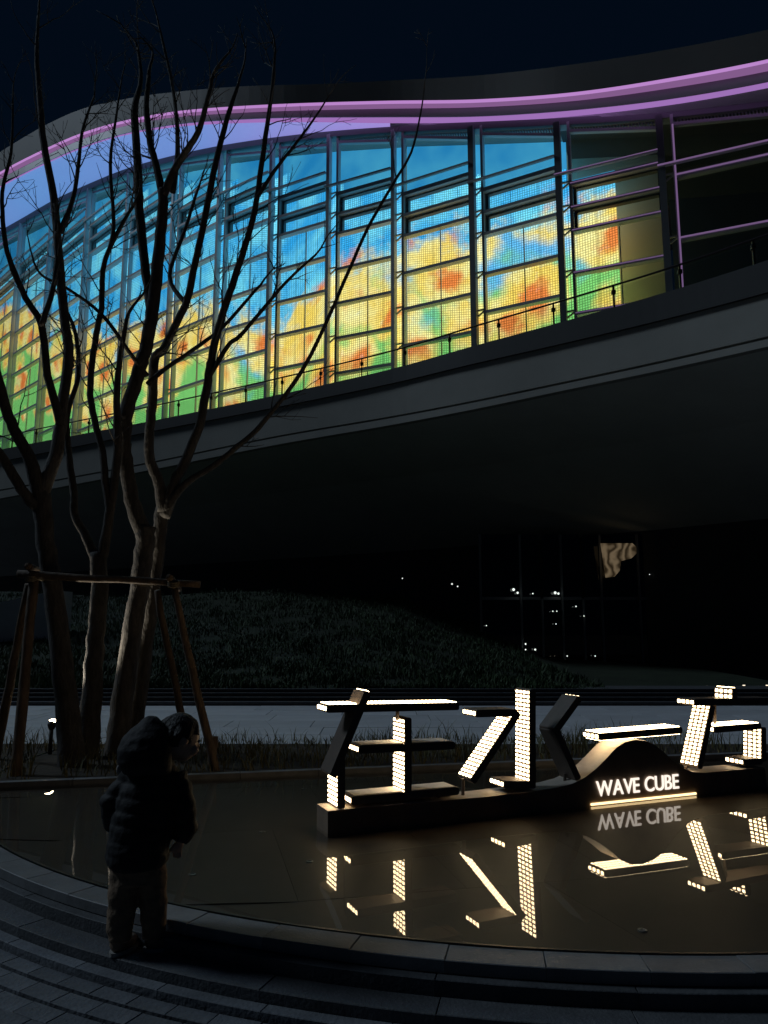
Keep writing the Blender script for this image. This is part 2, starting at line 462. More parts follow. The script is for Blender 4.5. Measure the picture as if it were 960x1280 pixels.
# pool floor and water film
def disc(r, z, n=120):
    m = MB(); m.add([polar(r, 2 * math.pi * k / n, z) for k in range(n)], [tuple(range(n))]); return m
pf = disc(PR - 0.03, 0.144).build('pool_floor', M['poolfloor']); tag(pf, kind='structure')
sl_w, sl_l = 0.9, 1.5
ca, sa = math.cos(0.23), math.sin(0.23)
for i in range(-4, 5):
    for j in range(-7, 8):
        cx = j * sl_w * 1.0 + (0.0 if i % 2 else 0.45); cy = i * sl_l
        X, Y = cx * ca - cy * sa, cx * sa + cy * ca
        if math.hypot(X, Y) > PR + 0.5: continue
        hw, hl = sl_w / 2 - 0.0008, sl_l / 2 - 0.0008
        poly = []
        for (ux, uy) in ((-hw, -hl), (hw, -hl), (hw, hl), (-hw, hl)):
            x, y = (cx + ux) * ca - (cy + uy) * sa, (cx + ux) * sa + (cy + uy) * ca
            q = math.hypot(x, y)
            if q > PR - 0.03: x, y = x * (PR - 0.03) / q, y * (PR - 0.03) / q
            poly.append(Vector((PC.x + x, PC.y + y, 0.06)))
        m = MB(); m.prism(poly, Vector((0, 0, 0.09 + random.uniform(-0.0004, 0.0004))))
        solid(m.build('floor_slab', M['poolfloor'], pf))
wat = disc(PR - 0.03, 0.172).build('water', M['water']); tag(wat, kind='structure')

# fountain nozzles set in the pool floor
nz = [(328, 1040, 'in the water between the child and the sign'), (387, 1077, 'in the water between the child and the sign'), (240, 1093, 'in the pool right beside the child'),
      (803, 1163, 'in the pool near the rim below the lit lettering'), (380, 986, 'in the pool close to the planting bed kerb')]
for k, (x, y, wh) in enumerate(nz):
    p = onz(x, y, 0.1525)
    m = MB(); n = 14
    for (ra, rb, z) in ((0.010, 0.016, 0.0),):
        rows = [[p + Vector((rr * math.cos(2 * math.pi * q / n), rr * math.sin(2 * math.pi * q / n), zz)) for q in range(n)]
                for rr, zz in ((0.022, -0.01), (0.022, 0.003), (0.014, 0.004), (0.012, 0.0), (0.001, 0.0))]
        m.loft(rows, closed=True)
    o = solid(m.build('fountain_nozzle', M['steel'], smooth=False))
    tag(o, 'small round steel fountain nozzle ' + wh, 'nozzle', 'fountain nozzles in the pool')

# planting bed behind the pool
BZ = 0.195
bedline = [(-9.0, 5.6), (-3.47, 6.95), (-0.63, 7.6), (2.2, 8.25), (8.5, 9.6)]
pathline = [(-14.0, 9.3), (-4.4, 9.6), (0.0, 9.85), (4.0, 10.2), (12, 10.9)]
m = MB()
def lerp_line(pts, n):
    xs = np.linspace(0, 1, n); t = np.linspace(0, 1, len(pts))
    return [Vector((np.interp(x, t, [p[0] for p in pts]), np.interp(x, t, [p[1] for p in pts]), 0)) for x in xs]
bl, plp = lerp_line(bedline, 17), lerp_line(pathline, 17)
Z = lambda v, z: Vector((v.x, v.y, z))
for k in range(16):
    m.box8([Z(bl[k], 0), Z(bl[k + 1], 0), Z(plp[k + 1], 0), Z(plp[k], 0), Z(bl[k], BZ), Z(bl[k + 1], BZ), Z(plp[k + 1], BZ), Z(plp[k], BZ)])
bed = m.build('planting_bed', M['soil']); tag(bed, kind='structure')
for a, b in zip(bl[:-1], bl[1:]):
    d = (b - a).normalized(); nrm = Vector((d.y, -d.x, 0)); L = (b - a).length
    cnt = max(1, round(L / 0.6))
    for q in range(cnt):
        p, r_ = a + d * (L * q / cnt + 0.003), a + d * (L * (q + 1) / cnt - 0.003)
        kb = MB(); kb.box8([Z(p + nrm * 0.07, 0.05), Z(r_ + nrm * 0.07, 0.05), Z(r_ - nrm * 0.02, 0.05), Z(p - nrm * 0.02, 0.05),
                            Z(p + nrm * 0.07, BZ + 0.02), Z(r_ + nrm * 0.07, BZ + 0.02), Z(r_ - nrm * 0.02, BZ + 0.02), Z(p - nrm * 0.02, BZ + 0.02)])
        solid(kb.build('kerb_stone', M['coping'], bed))
# pale path
m = MB()
m.quad((-30, 9.0, 0.10), (20, 9.0, 0.10), (20, 14.1, 0.10), (-30, 14.1, 0.10))
path = m.build('path', M['slot']); tag(path, kind='structure')
for j in range(6):
    y0 = 9.35 + j * 0.79
    x = -11.0 - random.random()
    while x < 9.0:
        w = 1.2
        kb = MB(); kb.box((x + 0.006, y0 + 0.006, 0.08), (x + w - 0.006, y0 + 0.784, 0.20 + random.uniform(-0.002, 0.002)))
        solid(kb.build('paving_slab', M['path'], path)); x += w
# low steps behind the path
bs = None
for k in range(4):
    kb = MB(); y = 14.12 + k * 0.36; z = 0.20 + 0.048 * (k + 1)
    kb.box((-24, y, 0.0), (16, y + (0.355 if k < 3 else 1.2), z))
    kb.box((-24, y - 0.03, z + 0.002), (16, y + 0.07, z + 0.022))
    o = kb.build('garden_steps' if bs is None else 'step', M['granite'], bs)
    if bs is None: bs = tag(o, kind='structure')
# lawn mound
def lawn_z(x, y):
    t = max(0, min(1, (y - 15.4) / 13.0))
    base = 0.39 + 2.5 * t ** 1.15
    return (base - 0.9 * max(0, min(1, (x - 0.5) / 5.0)) * (base - 0.3)) + 0.10 * math.sin(x * 0.7 + y * 0.4) * t
xs = np.linspace(-26, 9, 60); ys = np.linspace(15.4, 31, 30)
m = MB(); m.loft([[Vector((x, y, lawn_z(x, y))) for x in xs] for y in ys])
lawn = m.build('lawn', M['lawnsoil'], smooth=True); tag(lawn, kind='structure')
m = MB(); m.quad((5, 15.3, 0.19), (60, 15.3, 0.19), (60, 40, 0.19), (5, 40, 0.19))
tag(m.build('forecourt', M['ground']), kind='structure')

def blades(name, pts, hmin, hmax, wid, lean, material, label, cat):
    n = len(pts); pts = np.array(pts)
    an = rng.uniform(0, 2 * np.pi, n); h = hmin + (hmax - hmin) * rng.uniform(0, 1, n) ** 1.8 * (0.55 + 0.45 * np.sin(pts[:, 0] * 3.1 + 2 * np.sin(pts[:, 1] * 2.3)))
    la = rng.uniform(0, 2 * np.pi, n); le = rng.uniform(0.1, lean, n) * h
    dx, dy = np.cos(an) * wid, np.sin(an) * wid
    v = np.zeros((n, 5, 3))
    v[:, 0] = pts + np.stack([dx, dy, 0 * h - 0.01], 1); v[:, 1] = pts - np.stack([dx, dy, 0 * h + 0.01], 1)
    mid = pts + np.stack([np.cos(la) * le * 0.35, np.sin(la) * le * 0.35, h * 0.6], 1)
    v[:, 2] = mid - np.stack([dx, dy, 0 * h], 1) * 0.7; v[:, 3] = mid + np.stack([dx, dy, 0 * h], 1) * 0.7
    v[:, 4] = pts + np.stack([np.cos(la) * le, np.sin(la) * le, h], 1)
    b = (np.arange(n) * 5)[:, None]
    q = (b + np.array([[0, 1, 2, 3]])); t = (b + np.array([[3, 2, 4]]))
    me = bpy.data.meshes.new(name)
    me.vertices.add(n * 5); me.vertices.foreach_set('co', v.ravel())
    loops = np.concatenate([np.concatenate([q, t], 1).ravel()])
    me.loops.add(n * 7); me.loops.foreach_set('vertex_index', loops)
    st = np.stack([np.arange(n) * 7, np.arange(n) * 7 + 4], 1).ravel()
    me.polygons.add(n * 2); me.polygons.foreach_set('loop_start', st)
    me.update(calc_edges=True); me.materials.append(material)
    o = link(me, name, (0, 0, 0)); return tag(o, label, cat, kind='stuff')
pts = []
for _ in range(60000):
    y = 15.5 + 13 * random.random() ** 1.5; x = -0.62 * y - 1 + random.random() * (0.62 * y + 5.5)
    if math.sin(x * 2.1 + 1.3 * math.sin(y * 1.7)) * math.sin(y * 2.6 + 1.1 * math.sin(x * 1.3)) < random.uniform(-1.1, 0.1): continue
    pts.append((x, y, lawn_z(x, y)))
blades('grass', pts, 0.06, 0.24, 0.014, 0.9, M['grass'], 'dark green ground cover on the slope under the building', 'grass')
pts = []
for _ in range(7500):
    k = random.random() * 15.99; i = int(k); fr = k - i
    a, b = bl[i].lerp(bl[i + 1], fr), plp[i].lerp(plp[i + 1], fr)
    p = a.lerp(b, 0.05 + 0.9 * random.random())
    if p.x < -6 or p.x > 4: continue
    if abs(p.x + 0.4215 * p.y) < 0.13 and p.y < 8.7: continue
    pts.append((p.x, p.y, BZ))
blades('bed_grass', pts, 0.06, 0.30, 0.006, 0.8, M['bedgrass'], 'tufts of thin dry grass in the bed round the trees', 'grass')

# ================================================================== BUILDING
bx = [-78, -42, -8, 27, 65, 110, 160, 218, 275, 340, 412, 494, 593, 702, 833, 985, 1150]
bd = [59, 53.5, 49, 45, 41.5, 38, 35, 32.3, 30.2, 28.5, 27.2, 26, 24.5, 23, 21.7, 20.4, 19.2]
Ty = [425, 395, 364, 335, 310, 286, 277, 267, 256, 252, 247, 248, 243, 235, 225, 205, 182]
Ey = [345, 322, 300, 280, 258, 237, 217, 201, 189, 179, 171, 165, 161, 156, 147, 129, 100]
By = [425, 400, 380, 382, 398, 415, 400, 368, 395, 398, 315, 292, 280, 250, 205, 190, 180]
sx_ = [-160, -78, -42, 0, 50, 100, 150, 200, 250, 300, 350, 415, 480, 540, 600, 660, 720, 780, 840, 900, 960, 1030, 1150]
rA = dict(zip([-160, 0, 50, 100, 150, 200, 300, 400, 480, 600, 720, 840, 960, 1150], [290, 190, 160, 137, 125, 117, 108, 105, 101, 94, 80, 61, 37, -10]))
rB = dict(zip([-160, 0, 50, 100, 150, 200, 250, 350, 480, 600, 720, 840, 960, 1150], [312, 215, 189, 167, 152, 142, 136, 130, 126, 124, 115, 97, 74, 28]))
rC = dict(zip([-160, 0, 50, 100, 150, 200, 250, 350, 480, 600, 720, 840, 960, 1150], [320, 223, 197, 174, 158, 148, 143, 138, 135, 133, 125, 109, 88, 45]))
rD = dict(zip([-160, 0, 50, 100, 150, 200, 250, 350, 480, 600, 720, 840, 960, 1150], [328, 232, 206, 184, 168, 158, 152, 147, 146, 145, 137, 123, 102, 60]))
ti = lambda d, x: cr(x, list(d.keys()), list(d.values()))
ex = lambda x: cr(x, bx, Ey)
ed = lambda x: cr(x, bx, bd)
bld = thing('curved_building', at(480, 700, 30), 'long curved pavilion with glowing colour screen behind glass and purple edged wavy roof', 'building')
WORLD[bld.name] = Vector((0, 28, 0)); bld.location = (0, 28, 0)

# roof edge profile along the facade
def smooth_pts(fn, lo=-160, hi=1150, n=90):
    xs = np.linspace(lo, hi, n); return [fn(x) for x in xs]
def dD(x):                       # depth of soffit outer edge (level soffit)
    Y = ed(x); zE = at(x, ex(x) - 7, Y).z
    p = onz(x, ti(rD, x), zE); f = p.y / Y
    return Y * f
pA = smooth_pts(lambda x: at(x, ti(rA, x), dD(x) - 0.55))
pB = smooth_pts(lambda x: at(x, ti(rB, x), dD(x) - 0.36))
pB2 = [p + Vector((0, 0.17, 0)) for p in pB]
pC2 = smooth_pts(lambda x: at(x, ti(rC, x) + 1.0, dD(x) - 0.17))
pC = smooth_pts(lambda x: at(x, ti(rC, x) + 1.4, dD(x) - 0.17))
pD = smooth_pts(lambda x: at(x, ti(rD, x), dD(x) - 0.36))
pD2 = smooth_pts(lambda x: at(x, ti(rD, x) + 0.8, dD(x)))
pS = smooth_pts(lambda x: at(x, ti(rD, x) + max(2.5, (8 if x > 480 else 8 * max(0.3, x / 480))), dD(x) + 0.30))
pE = smooth_pts(lambda x: at(x, ex(x) - 7, ed(x) - 0.15))
m = MB(); rows = []
for k in range(90):
    back = pA[k] + Vector((0, 1.5, 1.0)); far = pA[k] + Vector((2, 16, 1.6))
    rows.append([far, back, pA[k], pB[k]])
m.loft(rows)
roof = m.build('roof', M['roofclad'], bld, smooth=False)
m = MB(); m.loft([[pC2[k], pC[k], pD[k], pD2[k]] for k in range(90)]); m.build('lower_fascia', M['fin'], roof)
m = MB(); m.loft([[pB[k], pB2[k]] for k in range(90)]); m.build('glow_strip', M['purple'], roof)
m = MB(); m.loft([[pB2[k], pC2[k]] for k in range(90)]); m.build('cove_wash', M['purple3'], roof)  # cove back emits: the strip's purple wash put into the surface
m = MB(); m.loft([[pD2[k], pS[k]] for k in range(90)]); m.build('glow_strip', M['purple2'], roof)
m = MB(); m.loft([[pS[k], pE[k]] for k in range(45)]); m.build('lit_soffit', M['soffit_glow'], roof)
m = MB(); m.loft([[pS[k], pE[k]] for k in range(44, 90)]); m.build('soffit', M['roofsoffit'], roof)
XS = np.linspace(-160, 1150, 90)
m = MB()                        # dark edge beam where wall meets soffit
for k in range(89):
    a, b = pE[k], pE[k + 1]
    d = Vector((b.x - a.x, b.y - a.y, 0)).normalized(); nn = Vector((-d.y, d.x, 0))
    za, zb = at(XS[k], ex(XS[k]), a.y).z, at(XS[k + 1], ex(XS[k + 1]), b.y).z
    ha, hb = a.z + 0.05, b.z + 0.05
    if ha - za < 0.06: za, zb = ha - 0.06, hb - 0.06
    o_ = nn * 0.0
    m.box8([Z(a + o_, za), Z(b + o_, zb), Z(b + nn * 0.35, zb), Z(a + nn * 0.35, za), Z(a + o_, ha), Z(b + o_, hb), Z(b + nn * 0.35, hb), Z(a + nn * 0.35, ha)])
m.build('edge_beam', M['fin'], bld)

FLOOR = 9.25
P = [Z(at(x, 300, d), 0) for x, d in zip(bx, bd)]
TZ = [at(x, y, d).z for x, y, d in zip(bx, Ty, bd)]
EZ = [at(x, y, d).z for x, y, d in zip(bx, Ey, bd)]
BZs = [at(x, y, d).z for x, y, d in zip(bx, By, bd)]
cum = [0.0]
for i in range(len(P) - 1): cum.append(cum[-1] + (P[i + 1] - P[i]).length)
NB = len(P) - 1
for i in range(NB):
    a, b = P[i], P[i + 1]
    L = (b - a).length; d = (b - a) / L; nn = Vector((-d.y, d.x, 0))
    T, E0, E1 = TZ[i], EZ[i], EZ[i + 1]
    right_end = bx[i] >= 830
    # outer fin with a second post beside it and small ties between
    fm = MB(); fm.beam(Z(a - nn * 0.10, FLOOR), Z(a - nn * 0.10, E0 - 0.02), 0.20 if bx[i] > 560 else 0.13, 0.22, side=d)
    mull = fm.build('mullion', M['fin'] if bx[i] > 560 else M['aluminium'], bld)
    q = a + d * 0.36
    fm = MB(); fm.beam(Z(q, FLOOR), Z(q, E0 - 0.05), 0.09, 0.20, side=d); po = fm.build('post', M['aluminium'], bld)
    if right_end:
        ls = MB(); ls.beam(Z(q - nn * 0.112 + d * 0.02, FLOOR + 0.4), Z(q - nn * 0.112 + d * 0.02, E0 - 0.4), 0.05, 0.02, side=d); ls.build('glow_strip', M['frame_glow'], po)  # added strip: violet light on the post as emission
    if right_end: levels = [0.34, 0.0, -2.05, -3.9]
    else: levels = [0.34, 0.0, -0.82, -1.62, -3.05, -4.4, -5.75, -7.1, -8.45, -9.8, -11.15, -12.5]
    levels = [l for l in levels if T + l > FLOOR + 0.3]
    tb = MB(); tb_ = None
    for l in levels[1:]:
        tb = MB(); tb.beam(Z(a + d * 0.03, T + l - 0.10), Z(q - d * 0.03, T + l + 0.10), 0.05, 0.05)
        tb.beam(Z(a + d * 0.03, T + l + 0.14), Z(q - d * 0.03, T + l + 0.14), 0.06, 0.05)
        tb.build('tie', M['aluminium'], mull)
    # head transom under the soffit follows the roof
    ta = MB(); h0, h1 = E0 - 0.36, E1 - 0.36
    ta.beam(Z(q, h0), Z(b - d * 0.08, h1), 0.14, 0.10, side=nn); ta.build('transom', M['aluminium'], bld)
    for k, l in enumerate(levels):
        thin = (k == 0)
        off = nn * (-0.22 if thin else 0.0)
        ta = MB()
        s0 = a - d * 0.12 if thin else q
        ta.beam(Z(s0 + off, T + l), Z(b - d * 0.08 + off, T + l), 0.10 if thin else 0.22, 0.07 if thin else (0.15 if k == 1 else 0.11), side=nn)
        to = ta.build('transom', M['aluminium'], bld)
        if bx[i] > 690:
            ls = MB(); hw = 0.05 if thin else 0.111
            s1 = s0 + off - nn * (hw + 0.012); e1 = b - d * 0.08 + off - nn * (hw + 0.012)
            ls.beam(Z(s1, T + l + 0.015), Z(e1, T + l + 0.015), 0.02, 0.045 if right_end else 0.018, side=nn); ls.build('glow_strip', M['frame_glow'], to)  # added strip: violet light on the transom as emission
    # panes
    rows_ = []
    z_hi = None
    zs = [('head', None)] + [l for l in levels[1:]] + [FLOOR - T]
    for k in range(len(zs) - 1):
        zl = T + zs[k + 1] + 0.05
        if k == 0: zu0, zu1 = h0 - 0.04, h1 - 0.04
        else: zu0 = zu1 = T + zs[k] - 0.06
        if zu0 - zl < 0.15 or zu1 - zl < 0.15: continue
        p0, p1 = q + d * 0.05 + nn * 0.03, b - d * 0.10 + nn * 0.03
        gm = MB(); t = nn * 0.02
        gm.box8([Z(p0, zl), Z(p1, zl), Z(p1 + t, zl), Z(p0 + t, zl), Z(p0, zu0), Z(p1, zu1), Z(p1 + t, zu1), Z(p0 + t, zu0)])
        gm.build('glass_pane', M['glass'], bld)
        if k in (1, 2) and not right_end:      # opening lights: deep dark frames
            w = MB(); w_ = 0.10; dep = 0.16
            c0, c1 = p0 + nn * 0.13, p1 + nn * 0.13
            w.beam(Z(c0 + d * w_ / 2, zl), Z(c0 + d * w_ / 2, zu0), w_, dep, side=d)
            w.beam(Z(c1 - d * 0.02, zl), Z(c1 - d * 0.02, zu0), 0.04, dep, side=d)
            w.beam(Z(c0 + d * w_, zu0 - 0.035), Z(c1 - d * 0.04, zu0 - 0.035), dep, 0.07, side=nn)
            w.beam(Z(c0 + d * w_, zl + 0.03), Z(c1 - d * 0.04, zl + 0.03), dep, 0.06, side=nn)
            w.build('window_frame', M['darkframe'], bld)
        elif k >= 3 and not right_end:
            w = MB(); s = p0.lerp(p1, 0.52) + nn * 0.10
            w.beam(Z(s, zl), Z(s, zu0), 0.03, 0.06, side=d); w.build('glazing_bar', M['aluminium'], bld)
    # louvre grille under the soffit
    if bx[i] > 400:
        w = MB(); ns = int(L / 0.105)
        for k in range(ns):
            t = (k + 0.5) / ns
            c = q.lerp(b, t) + nn * 0.12; zt = E0 + (E1 - E0) * t
            w.beam(Z(c - nn * 0.0, zt - 0.03), Z(c + nn * 0.05 + d * 0.05, zt - 0.31), 0.035, 0.10, side=d)
        tag(w.build('louvre_grille', M['roofsoffit'], bld), kind='stuff')
    # media screen panel
    frac = 1.0 if bx[i] < 700 else (0.52 if bx[i] < 800 else 0)
    if frac > 0:
        w = MB(); nx = 6; uvs = []; uv2 = []
        dots = T + (0.55 if bx[i] > 300 else 0.9)
        for k in range(nx + 1):
            t = frac * k / nx
            c = a.lerp(b, t) + nn * 0.95
            tt = E0 + (E1 - E0) * t - 0.03
            if bx[i] > 690: tt = min(tt, T + 0.75)
            bnd = BZs[i] + (BZs[i + 1] - BZs[i]) * t
            for zz in (FLOOR + 0.05, tt):
                w.v.append(Z(c, zz)); uvs.append((cum[i] + L * t, zz - bnd)); uv2.append((t, zz - dots))
        for k in range(nx):
            w.f.append((2 * k, 2 * k + 2, 2 * k + 3, 2 * k + 1)); w.m.append(0)
        w.uv = uvs; w.uv2 = uv2
        o = w.build('media_panel', M['screen'], bld)
        w = MB(); ca_, cb_ = a + nn * 1.0, a.lerp(b, frac) + nn * 1.0
        for zz in np.arange(FLOOR + 0.4, dots - 0.2, 1.6):
            w.beam(Z(ca_, zz), Z(cb_, zz), 0.04, 0.05)
        w.build('screen_frame', M['fin'], o)
    # interior shell
    w = MB()
    w.quad(Z(a + nn * 0.2, E0 - 0.0), Z(b + nn * 0.2, E1 - 0.0), Z(b + nn * 5, E1 - 0.25), Z(a + nn * 5, E0 - 0.25)); w.build('ceiling', M['interior'] if bx[i] < 690 else M['darkwall'], bld)  # darker ceiling copy puts the unlit right bays into the colour
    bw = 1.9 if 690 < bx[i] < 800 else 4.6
    w = MB(); w.quad(Z(a + nn * bw, FLOOR - 0.3), Z(b + nn * bw, FLOOR - 0.3), Z(b + nn * bw, E1), Z(a + nn * bw, E0)); w.build('back_wall', M['interior'] if bx[i] < 690 else (M['khaki'] if bx[i] < 800 else M['darkwall']), bld)  # screen glow put in as khaki, unlit bays as dark colour
    w = MB(); w.quad(Z(a - nn * 0.3, FLOOR), Z(b - nn * 0.3, FLOOR), Z(b + nn * 5, FLOOR), Z(a + nn * 5, FLOOR)); w.build('floor', M['concrete'], bld)

# terrace: parapet cap, fascia with groove, soffit
tx = [-220, -120, 0, 100, 200, 345, 490, 590, 700, 830, 960, 1150]
tP = [608, 588, 562, 543, 524, 494, 461, 433, 403, 366, 325, 262]
tC = [622, 603, 577, 557, 537, 509, 479, 455, 430, 399, 365, 310]
tG = [650, 633, 612, 594, 575, 545, 520, 501, 478, 450, 420, 375]
tB = [662, 645, 623, 604, 585, 556, 531, 512, 489, 462, 433, 388]
PZ = 9.7
TX = np.linspace(-220, 1150, 80)
rP, rows_cap, rows_f, rows_s, rows_t = [], [], [], [], []
for x in TX:
    p = onz(x, cr(x, tx, tP), PZ); Y = p.y
    c = at(x, cr(x, tx, tC), Y); gq = at(x, cr(x, tx, tG), Y + 0.12); bq = at(x, cr(x, tx, tB), Y + 0.14)
    inn = Vector((0.25, 1, 0)).normalized()
    rP.append(p)
    rows_cap.append([p + inn * 0.5 - Vector((0, 0, 0.5)), p + inn * 0.5, p, c, c + inn * 0.10])
    rows_f.append([c + inn * 0.10, gq, gq + inn * 0.10, gq + inn * 0.10 - Vector((0, 0, 0.06)), gq + inn * 0.015 - Vector((0, 0, 0.06)), bq, bq + inn * 0.25])
    back = bq + inn * 10.0; back.z = 5.1 if x > 100 else 5.1
    mid = bq + inn * 4.0; mid.z = bq.z + (back.z - bq.z) * 0.28
    rows_s.append([bq + inn * 0.25, mid, back, Vector((back.x, back.y, 0.0))])
m = MB(); m.loft(rows_cap); m.build('parapet_cap', M['cap'], bld)
m = MB(); m.loft(rows_f); m.build('terrace_fascia', M['concrete'], bld)
m = MB(); m.loft([r_[:3] for r_ in rows_s]); m.build('terrace_soffit', M['soffit'], bld)
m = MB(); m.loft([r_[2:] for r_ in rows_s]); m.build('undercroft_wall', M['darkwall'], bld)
m = MB(); m.loft([[Z(p + Vector((0.1, 0.4, 0)), FLOOR - 0.02), Z(p + Vector((3, 9, 0)), FLOOR - 0.02)] for p in rP]); m.build('terrace_floor', M['concrete'], bld)

# railing on the terrace
rail = thing('terrace_railing', Z(rP[50], PZ - 0.4), 'thin dark handrail with glass panels along the terrace parapet', 'railing')
inn = Vector((0.25, 1, 0)).normalized()
line = [p + inn * 0.62 for p in rP]
m = MB(); m.tube([Z(p, PZ + 0.86) for p in line], 0.028, 6); m.build('handrail', M['rail'], rail)
dist = 0.0; posts = [line[2]]
for a, b in zip(line[2:-1], line[3:]):
    L = (b - a).length; t = 0
    while dist + (L - t) > 1.75:
        t += 1.75 - dist; dist = 0.0
        posts.append(a.lerp(b, t / L))
    dist += L - t
for p in posts:
    m = MB(); m.beam(Z(p, PZ - 0.5), Z(p, PZ + 0.83), 0.045, 0.06); m.build('post', M['rail'], rail)
    for zz in (PZ + 0.08, PZ + 0.62):
        k = MB(); k.box((p.x - 0.05, p.y - 0.05, zz), (p.x + 0.05, p.y + 0.05, zz + 0.10)); k.build('clamp', M['rail'], rail)
for a, b in zip(posts[:-1], posts[1:]):
    d = (b - a).normalized(); nn = Vector((-d.y, d.x, 0)) * 0.012
    p0, p1 = a + d * 0.06, b - d * 0.06
    m = MB(); m.box8([Z(p0, PZ - 0.42), Z(p1, PZ - 0.42), Z(p1 + nn, PZ - 0.42), Z(p0 + nn, PZ - 0.42), Z(p0, PZ + 0.78), Z(p1, PZ + 0.78), Z(p1 + nn, PZ + 0.78), Z(p0 + nn, PZ + 0.78)])
    m.build('glass_panel', M['glass'], rail)

# ground floor entrance in the undercroft
EY = 27.5
ent = thing('entrance_glazing', at(700, 832, EY), 'dark glazed ground floor entrance with thin metal frames under the terrace', 'glazed wall')
WORLD[ent.name] = Vector((6, EY, 0.19)); ent.location = (6, EY, 0.19)
gx = [600, 650, 676, 701, 727, 750, 797, 845, 895, 945, 1000]
hz = at(700, 748, EY).z; tz = at(700, 668, EY).z
for k, x in enumerate(gx):
    X = at(x, 700, EY).x
    m = MB(); m.box((X - 0.035, EY - 0.06, 0.19), (X + 0.035, EY + 0.06, tz if k in (0, 1, 3, 5, 6, 8, 10) else hz)); m.build('mullion', M['fin'], ent)
for k in range(len(gx) - 1):
    X0, X1 = at(gx[k], 700, EY).x + 0.06, at(gx[k + 1], 700, EY).x - 0.06
    for (z0, z1) in ((0.30, hz - 0.06), (hz + 0.06, tz)):
        m = MB(); m.box((X0, EY - 0.01, z0), (X1, EY + 0.01, z1)); m.build('glass_pane', M['darkglass'], ent)
    m = MB(); m.box((X0, EY - 0.05, hz - 0.05), (X1, EY + 0.05, hz + 0.05)); m.build('transom', M['fin'], ent)
    m = MB(); m.box((X0, EY - 0.05, 0.19), (X1, EY + 0.05, 0.29)); m.build('sill', M['fin'], ent)
# swirled reflection in the glass, added as a glowing panel
pm = bpy.data.materials.new('swirled_panel'); pm.use_nodes = True
nt = pm.node_tree; b_ = nt.nodes['Principled BSDF']
wv = nt.nodes.new('ShaderNodeTexWave'); wv.inputs['Scale'].default_value = 0.9; wv.inputs['Distortion'].default_value = 14.0; wv.inputs['Detail'].default_value = 2.5; wv.inputs['Detail Scale'].default_value = 1.4
tc = nt.nodes.new('ShaderNodeTexCoord'); nt.links.new(tc.outputs['Object'], wv.inputs['Vector'])
cr_ = nt.nodes.new('ShaderNodeValToRGB')
cr_.color_ramp.elements[0].color = (0.06, 0.04, 0.02, 1); cr_.color_ramp.elements[1].color = (0.40, 0.29, 0.17, 1)
nt.links.new(wv.outputs['Fac'], cr_.inputs['Fac']); nt.links.new(cr_.outputs['Color'], b_.inputs['Base Color'])
nt.links.new(cr_.outputs['Color'], b_.inputs['Emission Color']); b_.inputs['Emission Strength'].default_value = 0.30
m = MB(); c0, c1 = at(753, 722, EY - 0.5), at(795, 679, EY - 0.5)
n = 12; out = []
out = [Vector((c0.x, c0.y, c1.z))] + [Vector((c0.x + (c1.x - c0.x) * t, c0.y, c1.z - 0.10 * (c1.z - c0.z) * (t > 0.9))) for t in (0.5, 0.9, 1.0)]
out += [Vector((c0.x + (c1.x - c0.x) * t, c0.y, c0.z + (c1.z - c0.z) * q)) for t, q in ((1.0, 0.70), (0.85, 0.56), (0.55, 0.48), (0.5, 0.2), (0.35, 0.03), (0.1, 0.0))]
m.prism(out, Vector((0, 0.06, 0)))
o = solid(m.build('reflection_panel', pm)); tag(o, 'swirled brown and gold glowing panel for a reflection high by the dark entrance', 'panel')
# glints in the entrance glass, added as tiny glowing beads
for (x, y, r_) in ((642, 737, 0.05), (647, 741, 0.04), (666, 742, 0.025), (694, 741, 0.05), (698, 742, 0.04), (720, 758, 0.025), (691, 764, 0.022), (696, 764, 0.02), (730, 770, 0.02), (695, 780, 0.02), (657, 805, 0.03), (669, 812, 0.035), (657, 812, 0.025), (744, 820, 0.022), (709, 820, 0.022), (565, 730, 0.03), (572, 733, 0.025), (503, 723, 0.02), (608, 782, 0.02), (812, 718, 0.015), (820, 721, 0.015)):
    p = at(x, y, EY - 0.25); m = MB(); n = 6
    rows_ = [[p + Vector((r_ * math.sin(t) * math.cos(2 * math.pi * q / n), r_ * math.sin(t) * math.sin(2 * math.pi * q / n), r_ * math.cos(t))) for q in range(n)] for t in (0.15, 0.8, 1.57, 2.3, 3.0)]
    m.loft(rows_, closed=True)
    lb = ('tiny white glint bead in the dark between lawn and entrance glazing' if x < 620 else 'tiny faint glint bead in the dark beside the swirled panel' if x > 800 else
          'tiny white glint bead just above the transom of the entrance glazing' if y < 748 else 'tiny white glint bead below the transom of the entrance glazing')
    tag(m.build('glint_bead', M['spark']), lb, 'light', 'tiny glints at the entrance')
# path lights, far right
for k, (x, y) in enumerate([(826, 868), (833, 866), (839, 865), (847, 863), (873, 860), (884, 859), (930, 858), (948, 859), (959, 858)]):
    p = at(x, y, 17.0); m = MB()
    m.tube([Vector((p.x, p.y, 0.19)), Vector((p.x, p.y, p.z - 0.02))], 0.012, 6)
    o = m.build('path_light', M['black']); tag(o, 'short dark path light with a tiny glowing head beyond the sign', 'path light', 'path lights beyond the sign')
    m = MB(); m.tube([Vector((p.x, p.y, p.z - 0.02)), Vector((p.x, p.y, p.z + 0.03))], 0.028, 8); m.build('lamp_head', M['pathlamp'], o)

